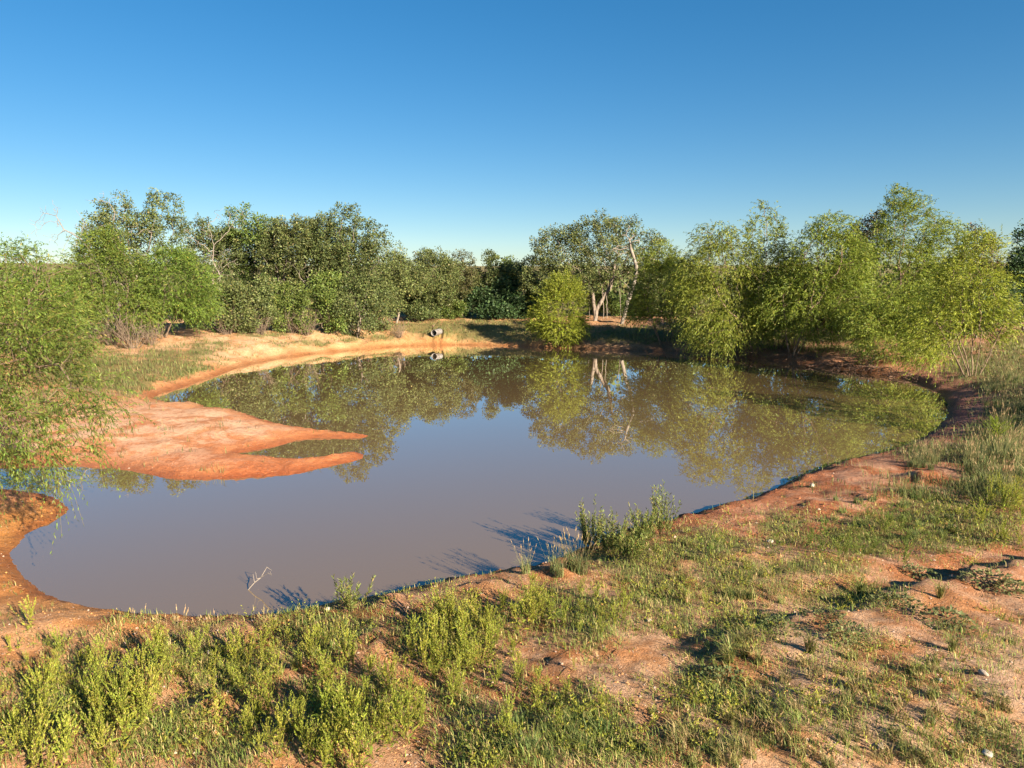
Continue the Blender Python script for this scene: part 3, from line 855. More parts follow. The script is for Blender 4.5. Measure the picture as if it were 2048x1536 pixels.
snag('leaning grey dead trunk beside the forked oak', 55, [[(1243, 657, 0), (1250, 625, 0), (1256, 598, 0), (1257, 575, -.2), (1247, 565, -.3)], [(1254, 605, 0), (1264, 585, .1), (1272, 552, .1), (1272, 530, 0), (1264, 505, 0), (1259, 480, 0)], [(1272, 553, 0), (1290, 556, 0)], [(1271, 530, 0), (1284, 515, 0), (1305, 518, 0)]],
     [(1255, 470, 18, 22, 0), (1235, 500, 25, 10, 0), (1310, 525, 22, 12, 0), (1275, 480, 14, 12, 0)], 304, 90, tip=.022, rmul=1.75)
snag('small bare tree with pale twigs under the middle oaks', 50.5, [[(622, 640, 0), (612, 600, .2), (616, 575, 0), (600, 555, 0)]], [(640, 555, 35, 14, -.5), (590, 530, 25, 25, 0)], 305, 70)
for k, px in enumerate((1178, 1206, 1213, 1240)):
    snag(['thin pale sapling stem left of the forked oak trunk', 'thin pale sapling stem just right of the forked oak trunk', 'taller thin sapling stem between the oak and the dead trunk', 'thin sapling stem hugging the leaning dead trunk'][k],
         58.5, [[(px, 660, 0), (px + 1, 625, 0), (px, 590, 0)]], [(px, 570, 8, 18, 0)], 310 + k, 10, tip=.022, name='sapling', group='sapling stems by the forked oak')

# ------------------------------------------------------------------ willows
willow('feathery green willow on the left bank with its multiple stems above dead brush', 41, [(215, 560, 75, 70, 0), (200, 500, 45, 35, 0), (165, 600, 60, 50, 0), (250, 620, 60, 40, -.5), (225, 480, 25, 20, 0)], 250, 401, WILLEFT, nattr=620, nst=7)
willow('rounder green willow beside the multi-stemmed one, in front of the oaks', 42.5, [(355, 570, 68, 60, 0), (340, 525, 40, 28, 0), (390, 605, 42, 42, 0), (310, 610, 40, 40, 0)], 318, 402, WILLEFT, nattr=560, nst=6)
NEAR = [((-14.6, 18.5, 3.7), (3.2, 2.6, 2.1)), ((-13.4, 17.2, 3.0), (2.6, 2.2, 1.7)), ((-12.0, 16.8, 2.3), (1.5, 1.4, 1.2)), ((-11.3, 16.9, 3.0), (1.1, 1.2, .8)), ((-11.3, 15.6, 1.55), (1.1, 1.0, .45)), ((-10.4, 16.3, 1.8), (1.0, 1.0, .4)), ((-12.9, 19.5, 4.3), (1.4, 1.5, .9)), ((-10.9, 14.9, .9), (.5, .6, .4))]
kn = .72
LOWN = [(50, 800, 75, 60, 11.8), (150, 790, 65, 40, 11.5), (215, 820, 45, 35, 11.3), (60, 900, 70, 50, 11.2), (140, 890, 45, 45, 11.0), (100, 740, 80, 50, 12.2), (125, 955, 14, 35, 10.8)]
NEAR = [((x * kn, y * kn, CAM_Z + (z - CAM_Z) * kn), (a * kn, b * kn, c * kn)) for (x, y, z), (a, b, c) in NEAR] + [(tuple(at_depth(a, b, d_)), (w_ / FPX * d_, w_ / FPX * d_, h_ / FPX * d_)) for a, b, w_, h_, d_ in LOWN]
willow('large drooping willow hanging its branches in from the left edge', 13, None, None, 403, WILLEFT, base_xyz=(-11.3, 13.6), nattr=700, nst=6, leaf=.105, lw=.0155, nleaf=18, dens=74, wgap=.34, slen=.72, droop=.6, stemcol=(.003, (.20, .15, .05)), min_z=.7, lobes_xyz=NEAR)
willow('green willow half hidden behind the large drooping one at the left edge', 36, [(40, 560, 70, 70, 0), (80, 610, 60, 50, 0), (10, 620, 70, 55, 0), (110, 640, 45, 35, 0)], 60, 414, WILLEFT, nattr=420, nst=5, dens=60)
willow('compact bright willow bush standing alone on the centre far bank', 49.4, [(1122, 618, 52, 58, 0), (1125, 578, 36, 28, 0), (1128, 660, 44, 28, -.3), (1080, 640, 22, 28, 0)], 1125, 404, WILBRT, nattr=420, nst=7, slen=.5, min_z=.1, droop=.12, dens=105, group=None)
willow('darker willow just right of the leaning dead trunk', 48, [(1315, 580, 50, 62, 0), (1320, 520, 34, 34, 0), (1280, 615, 28, 32, 0), (1350, 610, 34, 44, 0)], 1330, 405, WIL_COL, nattr=480, nst=5)
willow('willow with bright drooping fronds over the right far bank', 43.6, [(1440, 540, 72, 60, 0), (1430, 480, 45, 28, 0), (1410, 610, 58, 52, -.5), (1430, 660, 55, 38, -1.2), (1480, 640, 55, 45, -.5), (1520, 600, 50, 60, 0), (1390, 560, 40, 50, 0)], 1512, 406, WIL_COL, nattr=720, nst=6, droop=.75, slen=.95)
willow('narrow-topped willow rising behind the drooping one', 43.4, [(1530, 480, 40, 50, 0), (1532, 430, 18, 22, 0), (1540, 560, 55, 60, 0), (1560, 630, 50, 45, 0), (1580, 560, 45, 60, 0)], 1560, 407, WIL_COL, nattr=560, nst=5)
willow('full rounded willow in the middle of the right-hand willow group', 41.4, [(1650, 520, 75, 62, 0), (1665, 460, 45, 28, 0), (1610, 590, 60, 55, 0), (1690, 600, 60, 55, -.5), (1640, 640, 50, 40, -.8), (1700, 530, 45, 55, 0), (1570, 610, 45, 50, 0)], 1590, 408, WIL_COL, nattr=720, nst=5, droop=.6)
willow('tallest willow, peaking high over the right bank', 44, [(1810, 460, 60, 62, 0), (1800, 405, 28, 26, 0), (1780, 550, 85, 70, 0), (1880, 500, 50, 60, 0), (1870, 590, 60, 60, 0), (1750, 630, 60, 40, -.8), (1700, 570, 50, 50, -.4), (1840, 640, 60, 40, -.4)], 1722, 409, WIL_COL, nattr=900, nst=6)
willow('yellow-green willow at the near right bank with dark fanned stems', 31, [(1945, 590, 75, 62, 0), (1960, 510, 45, 42, 0), (1880, 650, 62, 48, 0), (1990, 640, 45, 45, 0), (1850, 700, 45, 30, -.5), (1930, 560, 50, 50, 0)], 1958, 410, WILBRT, nattr=760, nst=8, leaf=.18, lw=.032, dens=90)
willow('low willow skirt leaning over the muddy right shore', 37, [(1800, 620, 60, 48, 0), (1740, 650, 45, 38, 0), (1820, 670, 55, 38, -.5), (1850, 620, 50, 45, 0), (1760, 690, 45, 22, -.8)], 1735, 411, WIL_COL, nattr=460, nst=5, min_z=.2)
# willows just outside the view whose shadows fall across the water and the right bank
willow('tall willow beyond the right edge, shading the right bank', 20, None, None, 412, WIL_COL, base_xyz=(19.6, 17.8), nattr=520, nst=6, min_z=.3,
       lobes_xyz=[((19.6, 17.8, 3.2), (2.4, 2.4, 2.2)), ((19.8, 18.0, 5.0), (1.5, 1.5, 1.3)), ((19.0, 17.4, 2.4), (1.8, 1.8, 1.4))], dens=18)
willow('second willow beyond the right edge, shading the water', 20, None, None, 413, WIL_COL, base_xyz=(23.8, 20.6), nattr=480, nst=6, min_z=.3,
       lobes_xyz=[((23.8, 20.6, 3.2), (2.6, 2.6, 2.3)), ((23.6, 20.6, 5.2), (1.5, 1.5, 1.4))], dens=18)

# woodland closing the view behind the front trees
def woodland():
    r = np.random.default_rng(77)
    g = Geo()
    for k in range(95):
        px = -700 + k * 37 + r.uniform(-15, 15)
        d = r.uniform(68, 84)
        top = at_depth(px, 512 + r.uniform(-8, 26), d)
        gz = 1.4; hgt = top[2] - gz
        c = np.array([top[0], d, gz + hgt * .5]); rad = np.array([2.3, 2.3, hgt * .52])
        for j in range(5):
            cc = c + unit(r.normal(0, 1, 3)) * rad * .55
            n = 60
            p = cc + unit(r.normal(0, 1, (n, 3))) * (r.uniform(.2, 1, (n, 1)) ** .5) * rad * .55
            nn = r.normal(0, .7, (n, 3)) + np.array([.1, -.2, .6])
            leaf_quads(g, p, r.normal(0, 1, (n, 3)), nn, r.uniform(.35, .65, n), r.uniform(.28, .46, n), blend_cols(r, n, OAK_COL))
        P = np.array([[top[0], d, gz - .2], [top[0] + .2, d, gz + hgt * .3], [top[0] + .1, d, gz + hgt * .7]])
        tubes(g, P, [-1, 0, 1], np.array([.2, .16, .08]), 5, 0, (.16, .12, .09))
    link('woodland', g.mesh('woodland', [M_LEAF]), kind='stuff', label='dim woodland closing the view behind the front trees', cat='woodland')
woodland()

# ------------------------------------------------------------------ brush and roots
def brush_mesh(seed, n, hgt, spread, mat, rad=.012, flat=False, forks=3):
    r = np.random.default_rng(seed); g = Geo()
    for k in range(n):
        th = r.uniform(0, 2 * math.pi); out = r.uniform(.2, 1) * spread
        p0 = np.array([math.cos(th), math.sin(th), 0]) * r.uniform(0, .3) * spread
        d = np.array([math.cos(th) * out, math.sin(th) * out, hgt * r.uniform(.5, 1.1)])
        if flat: d[2] *= .35
        P = [p0 - np.array([0, 0, .05])]; par = [-1]
        m = 5
        for i in range(m):
            P.append(P[i] + d / m + r.normal(0, .05, 3) * hgt * .5 - np.array([0, 0, hgt * .05 * i * (1 if flat else .3)])); par.append(i)
        for f in range(forks):
            i = r.integers(2, m + 1); q = i
            dd = d / m * .6 + r.normal(0, .12, 3) * hgt
            for s in range(2):
                P.append(P[q] + dd * (.8 - .2 * s) + r.normal(0, .03, 3)); par.append(q); q = len(P) - 1
        P = np.array(P); R = rad * r.uniform(.6, 1.2) * np.linspace(1, .35, len(P))
        tubes(g, P, par, R, 4)
    return g.mesh('twigs', [mat], True)
M_BRUSH = bark_mat('grey_brown_twigs', (.10, .072, .052), (.21, .16, .115))
M_ROOT = bark_mat('dark_roots', (.10, .06, .045), (.24, .15, .10))
BR = [brush_mesh(500 + k, 34, 1.7, .8, M_BRUSH, .014) for k in range(3)]
for k, (px, py, sc, lb) in enumerate([(500,664,1.0,'leafless grey brush at the left end of the far brush line'),(522,669,.8,'low grey brush beside the pale trunk foot'),(585,666,1.1,'grey-brown brush clump under the middle oaks'),
      (615,666,.9,'grey-brown brush clump between two shrubs on the sandy bank'),(665,664,1.15,'tall tangled brush under the right oaks of the row'),(700,661,1.1,'tangled brush beside the tallest brush clump'),
      (738,661,1.0,'grey brush at the right end of the brush line'),(770,658,.8,'small brush clump where the brush line meets the grass'),(800,664,.7,'last small brush clump at the grass slope'),(455,669,.9,'brush clump beside the left willows'),
      (225,690,.9,'dead brush heaped under the multi-stemmed willow'),(265,697,1.1,'wide heap of dead stems at the foot of the left willow'),(300,690,.8,'dead brush between the two left willows'),(180,690,.7,'thin brush left of the multi-stemmed willow')]):
    p = on_ground(np.array([px]), np.array([py]))[0]
    o = link('brush', BR[k % 3], None, tuple(p), lb, 'brush', 'leafless brush along the far bank')
    o.rotation_euler.z = k * 1.7; o.scale = (sc * 1.1, sc * 1.1, sc)
RT = [brush_mesh(520 + k, 40, 1.0, 1.9, M_ROOT, .024, True) for k in range(2)]
for k, (px, py, sc) in enumerate([(1400,702,1.0),(1460,706,.9),(1540,712,1.1),(1610,716,1.0),(1690,728,1.1),(1760,738,.9),(1830,748,.9)]):
    p = on_ground(np.array([px]), np.array([py]))[0]
    o = link('root_tangle', RT[k % 2], None, tuple(p), ['tangle of dark roots under the drooping willow', 'pale-tipped roots just right of the drooping fronds', 'wide root tangle below the narrow-topped willow', 'root tangle under the rounded willow',
        'sprawling roots at the foot of the tallest willow', 'roots under the low willow skirt', 'last roots before the yellow-green willow'][k], 'roots', 'exposed roots along the right far shore')
    o.rotation_euler.z = k * 2.1; o.scale = (sc, sc, sc * .8)

# ------------------------------------------------------------------ culvert pipe
def culvert():
    p = on_ground(np.array([872.]), np.array([672.]))[0]
    c = at_depth(868, 666, 52.0)
    ax = unit(np.array([-.36, -.93, -.05]))
    u = unit(np.cross(ax, [0, 0, 1])); v = np.cross(u, ax)
    root = make_root('culvert_pipe', (c[0], c[1], c[2] - .3), 'round galvanised culvert pipe sticking out of the tan bank', 'pipe')
    base = np.array([c[0], c[1], c[2] - .3])
    def lathe(prof, n=28):
        th = np.linspace(0, 2 * math.pi, n, endpoint=False)
        V = np.array([c + ax * a + (u * np.cos(t) + v * np.sin(t)) * rr for a, rr in prof for t in th]) - base
        F = [(i * n + j, i * n + (j + 1) % n, (i + 1) * n + (j + 1) % n, (i + 1) * n + j) for i in range(len(prof) - 1) for j in range(n)]
        return V, F
    m, N, L = new_mat('galvanised_steel')
    tc = N.new('ShaderNodeTexCoord'); no = N.new('ShaderNodeTexNoise'); no.inputs['Scale'].default_value = 5; no.inputs['Detail'].default_value = 6
    cr = N.new('ShaderNodeValToRGB'); cr.color_ramp.elements[0].position = .35; cr.color_ramp.elements[0].color = (.15, .13, .115, 1); cr.color_ramp.elements[1].position = .65; cr.color_ramp.elements[1].color = (.27, .26, .25, 1)
    pb = N.new('ShaderNodeBsdfPrincipled'); pb.inputs['Metallic'].default_value = .25; pb.inputs['Roughness'].default_value = .6
    ou = N.new('ShaderNodeOutputMaterial')
    L.new(tc.outputs['Object'], no.inputs['Vector']); L.new(no.outputs['Fac'], cr.inputs[0]); L.new(cr.outputs[0], pb.inputs['Base Color']); L.new(pb.outputs[0], ou.inputs['Surface'])
    R0 = .22
    prof = [(-.95 + .034 * i, R0 + .012 * math.sin(i * 1.6)) for i in range(29)]
    inner = [(a, rr - .012) for a, rr in prof[::-1]]
    V, F = lathe(prof + inner)
    link('barrel', mesh_np('barrel', V, F, m, None, None, True), root)
    V, F = lathe([(-.03, R0 + .014), (.03, R0 + .022), (.035, R0 - .002), (-.02, R0 - .018)])
    link('rim', mesh_np('rim', V, F, m, None, None, True), root)
culvert()
def drip_stick():
    p = on_ground(np.array([868.]), np.array([683.]))[0]
    P = np.array([[0.12, .3, .45], [.02, .15, .28], [-.1, .05, .2], [.06, -.05, .1], [-.05, -.2, -.05], [-.12, -.25, -.1]])
    g = Geo(); tubes(g, P, [-1, 0, 1, 2, 3, 4], np.array([.015, .02, .05, .055, .03, .02]), 5)
    link('stick', g.mesh('stick', [M_ROOT], True), None, tuple(p), 'dark crooked stick on the clay below the pipe mouth', 'stick')
drip_stick()

# fallen branch in the water
def water_branch():
    x, y = unproj(490, 1180, 0.0)
    def q(px, py, dy=0.): return at_depth(px, py, y + dy)
    P = [q(484, 1186) - np.array([0, 0, .06]), q(508, 1166, .02), q(521, 1156, .03), q(534, 1134, .05), q(543, 1141, .08), q(522, 1155, .03), q(536, 1146, -.05), q(543, 1150, -.08), q(540, 1143, -.1), q(509, 1165), q(506, 1148, .02), q(514, 1158, .0), q(511, 1144, .05)]
    par = [-1, 0, 1, 2, 3, 2, 5, 6, 7, 1, 9, 2, 11]
    R = .62 * np.array([.013, .012, .010, .007, .004, .009, .008, .006, .004, .008, .004, .007, .003])
    base = np.array([x, y, 0]); g = Geo(); tubes(g, np.array(P) - base, par, R, 6)
    link('fallen_branch', g.mesh('fallen_branch', [M_DEAD], True), None, tuple(base), 'small bare forked branch sticking out of the muddy water', 'branch')
water_branch()

# ------------------------------------------------------------------ near-bank plants
RW = [(5, (.235, .260, .036)), (3, (.29, .30, .042)), (2, (.17, .205, .032)), (.7, (.33, .26, .10))]
RW_SHADE = [(5, (.12, .165, .03)), (3, (.16, .20, .034)), (2, (.085, .13, .026))]  # darker weed greens: shade among the right slope weeds put into the colour
def weed_mesh(seed, hgt, cols, nb=11, spread=.55):
    r = np.random.default_rng(seed); g = Geo()
    n = nb
    t = r.uniform(.05, .75, n); th = r.uniform(0, 2 * math.pi, n)
    lean = r.normal(0, .05, 2)
    p = np.stack([lean[0] * t, lean[1] * t, hgt * t], -1)
    d = np.stack([np.cos(th) * spread, np.sin(th) * spread, np.full(n, .85)], -1) + r.normal(0, .12, (n, 3))
    L = hgt * (1.05 - t) * r.uniform(.6, 1.0, n)
    p = np.vstack([[[0, 0, 0]], p]); d = np.vstack([[[lean[0], lean[1], 1]], d]); L = np.append(hgt, L)
    dr = np.append(0, r.uniform(-.30, -.05, n))
    sprays(r, p, d, L, dr, 32, .042 * (hgt / .5) ** .5, .0085, cols, .52, -.14, (.0035, (.15, .13, .035)), g, None, .45, .10)
    # broad lower leaves
    k = 14
    pos = np.stack([r.normal(0, .05, k), r.normal(0, .05, k), r.uniform(.05, .5, k) * hgt], -1)
    th = r.uniform(0, 2 * math.pi, k)
    leaf_quads(g, pos, np.stack([np.cos(th), np.sin(th), r.uniform(-.1, .6, k)], -1), np.tile([0, 0, 1.], (k, 1)) + r.normal(0, .3, (k, 3)), r.uniform(.05, .11, k), r.uniform(.015, .03, k), blend_cols(r, k, cols) * .85)
    return g.mesh('weed', [M_WEED])
WEED_L = [weed_mesh(600 + k, .34 + .05 * (k % 4), RW, 9 + k % 4, .34 + .07 * (k % 3)) for k in range(8)]
WEED_D = [weed_mesh(620 + k, .36 + .05 * (k % 3), RW_SHADE, 10, .55) for k in range(4)]
BUSH_Y = weed_mesh(640, .55, [(5, (.22, .26, .018)), (2, (.16, .20, .02))], 34, .8)

def scatter(r, n, cx_, cy_, rx, ry):
    th = r.uniform(0, 2 * math.pi, n); q = np.sqrt(r.uniform(0, 1, n))
    return cx_ + rx * q * np.cos(th), cy_ + ry * q * np.sin(th)
def weed_patch(label, protos, n, cx_, cy_, rx, ry, smin, smax, group, seed, name='weed', cat='weed'):
    r = np.random.default_rng(seed)
    px, py = scatter(r, n * 2, cx_, cy_, rx, ry)
    P = on_ground(px, py); s = lut(P[:, 0], P[:, 1])[1]
    P = P[s > .12][:n]
    qx, qy = project(P[:, 0], P[:, 1], P[:, 2]); vis = (qx > 10) & (qx < 2038) & (qy < 1530) & (qy > 0)
    LBL = {}
    if vis.sum() > 5:
        vi = np.where(vis)[0]
        for w_, k_ in (('leftmost', vi[qx[vi].argmin()]), ('rightmost', vi[qx[vi].argmax()]), ('rearmost', vi[qy[vi].argmin()]), ('frontmost', vi[qy[vi].argmax()])):
            LBL.setdefault(int(k_), w_)
    base_label = label
    for ip, p in enumerate(P):
        label = LBL[ip] + ' ' + base_label if ip in LBL else base_label
        o = link(name, protos[r.integers(len(protos))], None, (p[0], p[1], p[2] - .01), label, cat, group)
        o.rotation_euler = (r.normal(0, .07), r.normal(0, .07), r.uniform(0, 6.28)); s_ = r.uniform(smin * .9, smax * .95); o.scale = (s_ * r.uniform(.85, 1.15), s_ * r.uniform(.85, 1.15), s_)
WP = [
 ('feathery weed in the loose clump left of the bottom centre clump', WEED_L, 14, 560, 1450, 80, 80, .5, .95, 'weeds left of the bottom clump'),
 ('feathery weed in the gap between the bottom and centre clumps', WEED_L, 12, 860, 1400, 70, 60, .45, .85, 'weeds between the clumps'),
 ('low feathery weed on the dirt below the tall centre clump', WEED_L, 12, 1010, 1350, 110, 40, .4, .75, 'weeds below the centre clump'),
 ('low feathery weed in the grass at the bottom centre', WEED_L, 10, 1110, 1460, 120, 60, .4, .75, 'weeds at the bottom centre'),
 ('feathery yellow-green weed in the thick stand at the lower left corner', WEED_L, 48, 140, 1465, 200, 125, .7, 1.1, 'weeds, lower left corner'),
 ('feathery weed in the stand below the left part of the near shore', WEED_L, 36, 400, 1395, 180, 100, .65, 1.05, 'weeds, left of centre'),
 ('feathery weed in the narrow strip below the forked branch in the water', WEED_L, 20, 500, 1300, 150, 32, .5, .85, 'weeds along the near left shore'),
 ('feathery weed in the bright clump at the bottom centre-left', WEED_L, 38, 715, 1465, 130, 110, .75, 1.15, 'weeds, bottom centre-left'),
 ('feathery weed in the small clump beside the bare hollow left of centre', WEED_L, 11, 640, 1340, 80, 35, .6, .95, 'weeds beside the bare hollow'),
 ('feathery weed in the tall bright clump by the near shore at centre', WEED_L, 34, 910, 1290, 105, 65, .7, 1.15, 'weeds in the tall centre clump'),
 ('feathery weed in the clump just right of the tall centre clump', WEED_L, 15, 1060, 1230, 60, 50, .65, 1.05, 'weeds right of the centre clump'),
 ('feathery weed among grass below the shore bushes', WEED_L, 11, 1180, 1235, 70, 50, .55, .95, 'weeds below the shore bushes'),
 ('small weed scattered on the left-hand dry clay near the pond', WEED_L, 8, 130, 1310, 120, 40, .4, .8, 'weeds on the dry left clay'),
 ('dark green feathery weed in the stand on the right bank slope', WEED_D, 32, 1760, 1085, 160, 55, .6, 1.0, 'weeds on the right bank slope'),
 ('bushy weed at the right edge above the dirt ridge', WEED_L, 15, 1990, 1060, 80, 60, .8, 1.25, 'weeds at the right edge'),
 ('leafy weed at the right edge below the pale seed-head grass', WEED_L, 10, 2010, 1010, 50, 20, .8, 1.2, 'weeds below the seed-head grass'),
 ('small feathery weed dotted on the grassy flat right of centre', WEED_D, 10, 1480, 1130, 130, 50, .4, .75, 'weeds on the grassy flat'),
]
for k, a_ in enumerate(WP): weed_patch(*a_, 700 + k)
for px, py, sc, lb in [(65, 1265, .95, 'lone feathery weed standing at the lower left shore'), (1215, 1420, .35, 'tiny green weed alone on bare clay at the bottom centre'), (1150, 1345, .3, 'tiny round weed on the bare dirt below the centre'), (1415, 1225, .6, 'single weed on the flat above the grass fans'),
                       (205, 1330, .75, 'lone weed on dry clay above the lower left stand')]:
    p = on_ground(np.array([px]), np.array([py]))[0]
    o = link('weed', WEED_L[2], None, tuple(p), lb, 'weed'); o.scale = (sc,) * 3
p = on_ground(np.array([1995.]), np.array([878.]))[0]
o = link('round_bush', BUSH_Y, None, tuple(p), 'vivid yellow-green round bush on the right bank', 'bush'); o.scale = (1.35, 1.35, 1.1)

# young willow shrubs on the near shore
def shrub_mesh(seed, hgt, n, cols, spread=.25):
    r = np.random.default_rng(seed); g = Geo()
    th = r.uniform(0, 6.28, n)
    p = np.stack([np.cos(th) * .08, np.sin(th) * .08, np.zeros(n)], -1)
    d = np.stack([np.cos(th) * spread, np.sin(th) * spread, np.ones(n)], -1) + r.normal(0, .1, (n, 3))
    sprays(r, p, d, hgt * r.uniform(.6, 1.05, n), r.uniform(-.05, .1, n), 42, .085, .014, cols, .7, .1, (.005, (.14, .10, .05)), g, None, .3, .12)
    return g.mesh('shoots', [M_WILLOW])
SH = [(5, (.13, .165, .04)), (3, (.17, .195, .05)), (1, (.21, .18, .06))]
for k, (px, py, h, n, sp, lb) in enumerate([(1180, 1092, .8, 26, .14, 'slender grey-green willow shoot at the water, casting a shadow on the pond'), (1225, 1104, .65, 32, .3, 'leafy shoot clump right of the slender shoot'), (1290, 1082, .62, 28, .3, 'middle green shoot clump on the near shore'),
       (1328, 1066, .9, 22, .16, 'tallest upright shoot of the near shore bushes'), (1260, 1120, .5, 28, .35, 'low leafy shoot clump in front of the shore bushes'), (690, 1222, .5, 7, .35, 'small reddish-stemmed shoot at the near shore left of centre'), (715, 1226, .5, 6, .3, 'twin twiggy shoot beside the reddish-stemmed one')]):
    p = on_ground(np.array([px]), np.array([py]))[0]
    link('willow_shoot', shrub_mesh(800 + k, h, n, SH, sp), None, tuple(p), lb, 'shrub', 'young willow shoots on the near shore')

# grass
GR = [(5, (.15, .155, .045)), (3, (.19, .185, .055)), (2, (.10, .13, .036)), (1.6, (.38, .29, .14))]
GRN = [(6, (.16, .185, .042)), (4, (.20, .215, .05)), (3, (.115, .155, .036)), (2.2, (.38, .29, .13)), (1, (.26, .18, .085))]
STRAW = [(4, (.48, .34, .18)), (3, (.36, .23, .11)), (1, (.55, .44, .28))]
GRF = [(5, (.12, .145, .045)), (3, (.155, .175, .055)), (1.5, (.26, .22, .10)), (1, (.08, .115, .035))]
GRD = [(5, (.11, .15, .042)), (3, (.14, .18, .05)), (1, (.28, .23, .10))]
GRDRY = [(3, (.34, .25, .12)), (2, (.25, .18, .08)), (2, (.13, .13, .04))]
GRBLUE = [(5, (.12, .155, .055)), (3, (.155, .185, .07)), (1.5, (.30, .26, .13))]
def blades(g, r, base, hgt, lean, wid, cols):
    n = len(base)
    th = r.uniform(0, 6.28, n); o = np.stack([np.cos(th), np.sin(th), np.zeros(n)], -1)
    ln = lean[:, None] if np.ndim(lean) else lean
    h = hgt[:, None]
    up = np.array([0, 0, 1.])
    p1 = base + up * h * .55 + o * h * ln * .25
    p1 = np.where(np.broadcast_to(ln, p1[:, :1].shape) > 1.5, base + up * .012 + o * h * .5, p1)
    p2 = base + up * h * (1 - .35 * ln) + o * h * ln * .95
    p2 = np.where(np.broadcast_to(ln, p2[:, :1].shape) > 1.5, base + up * .010 + o * h, p2)
    sd = np.stack([-np.sin(th), np.cos(th), np.zeros(n)], -1) * wid[:, None]
    V = np.stack([base - sd, base + sd, p1 + sd * .8, p1 - sd * .8, p2 + sd * .12, p2 - sd * .12], 1)
    F = np.array([[0, 1, 2, 3], [3, 2, 4, 5]])[None] + (np.arange(n) * 6)[:, None, None]
    C = blend_cols(r, n, cols)
    g.add(V.reshape(-1, 3), F.reshape(-1, 4), np.repeat(C, 6, 0))
def tuft_mesh(seed, n, hgt, rad, wid, cols, lean=(.2, .9), heads=0, headcol=(.48, .36, .19)):
    r = np.random.default_rng(seed); g = Geo()
    th = r.uniform(0, 6.28, n); q = rad * np.sqrt(r.uniform(0, 1, n))
    b = np.stack([np.cos(th) * q, np.sin(th) * q, np.full(n, -.01)], -1)
    blades(g, r, b, hgt * r.uniform(.5, 1.1, n), r.uniform(lean[0], lean[1], n), wid * r.uniform(.7, 1.3, n), cols)
    if heads:
        th = r.uniform(0, 6.28, heads); q = rad * r.uniform(0, 1, heads)
        b = np.stack([np.cos(th) * q, np.sin(th) * q, np.zeros(heads)], -1)
        d = np.stack([np.cos(th) * .25, np.sin(th) * .25, np.ones(heads)], -1) + r.normal(0, .12, (heads, 3))
        L = hgt * r.uniform(1.1, 1.7, heads)
        for i in range(heads):
            dd = unit(d[i]); e = b[i] + dd * L[i]
            P = np.array([b[i], b[i] + dd * L[i] * .6, e, e + dd * .04 + [0, 0, -.004], e + dd * .085 + [0, 0, -.01]])
            tubes(g, P[:3], [-1, 0, 1], np.array([.0025, .002, .0018]), 3, 0, (.26, .24, .10))
            tubes(g, P[2:], [-1, 0, 1], np.array([.005, .0085, .002]), 4, 0, np.array(headcol) * r.uniform(.8, 1.15))
    return g.mesh('tuft', [M_GRASS])
TUFT = [tuft_mesh(900 + k, 46, .17, .06, .0035, GR if k % 3 else GRDRY) for k in range(7)]
TUFTD = [tuft_mesh(910 + k, 60, .20, .09, .004, GRD) for k in range(4)]
FAN = [tuft_mesh(920 + k, 60, .42, .06, .006, GR, (.3, 1.1)) for k in range(3)]
SEED = [tuft_mesh(930 + k, 70, .42, .10, .005, GRBLUE, (.2, .8), 14) for k in range(4)]
def tuft_patch(label, protos, n, cx_, cy_, rx, ry, smin, smax, group, seed, name='grass_tuft', cat='grass tuft'):
    weed_patch(label, protos, n, cx_, cy_, rx, ry, smin, smax, group, seed, name, cat)
TP = [
 ('small dry grass tuft dotted on the pale dirt at the lower right', TUFT, 86, 1750, 1430, 310, 115, .5, 1.15, 'tufts on the lower right dirt'),
 ('grass tuft in the rough strip along the bottom right of centre', TUFT, 38, 1400, 1470, 170, 70, .55, 1.15, 'tufts along the bottom, right of centre'),
 ('green grass tuft in the patch at the bottom centre', TUFTD, 20, 1120, 1465, 150, 65, .55, 1.1, 'tufts at the bottom centre'),
 ('grass tuft on the trampled flat between shore bushes and dirt ridge', TUFT, 44, 1420, 1160, 200, 75, .6, 1.2, 'tufts on the grassy flat'),
 ('dark grass tuft among the weeds on the right bank slope', TUFTD, 30, 1800, 1040, 180, 60, .7, 1.2, 'tufts on the right bank slope'),
 ('grass tuft in the clay between the lower left weeds', TUFT, 24, 300, 1330, 280, 70, .5, 1.0, 'tufts between the lower left weeds'),
 ('fan of long green blades in the hollow left of the dirt ridge', FAN, 7, 1510, 1285, 110, 48, .5, .95, 'grass fans left of the ridge'),
 ('tall grass with pale seed heads near the right edge of the bank', SEED, 19, 1990, 940, 70, 50, .8, 1.15, 'seed-head grass at the right edge'),
 ('seed-head grass clump on the crest above the bare right shore', SEED, 10, 1840, 925, 50, 18, .6, .9, 'seed-head grass above the right shore'),
 ('grey-green tall grass on the shaded right bank', SEED, 18, 2015, 810, 45, 60, .8, 1.2, 'tall grass on the shaded right bank'),
 ('tall stalky grass beside the near shore bushes', SEED, 6, 1110, 1150, 60, 22, .6, .9, 'stalky grass by the shore bushes'),
 ('dry wispy grass on the lip of the near left shore', [tuft_mesh(940, 16, .16, .08, .003, GRDRY, (.2, .8), 5)], 12, 420, 1250, 190, 10, .6, 1.1, 'wispy grass on the near left lip'),
]
for k, a_ in enumerate(TP): tuft_patch(*a_, 1000 + k)
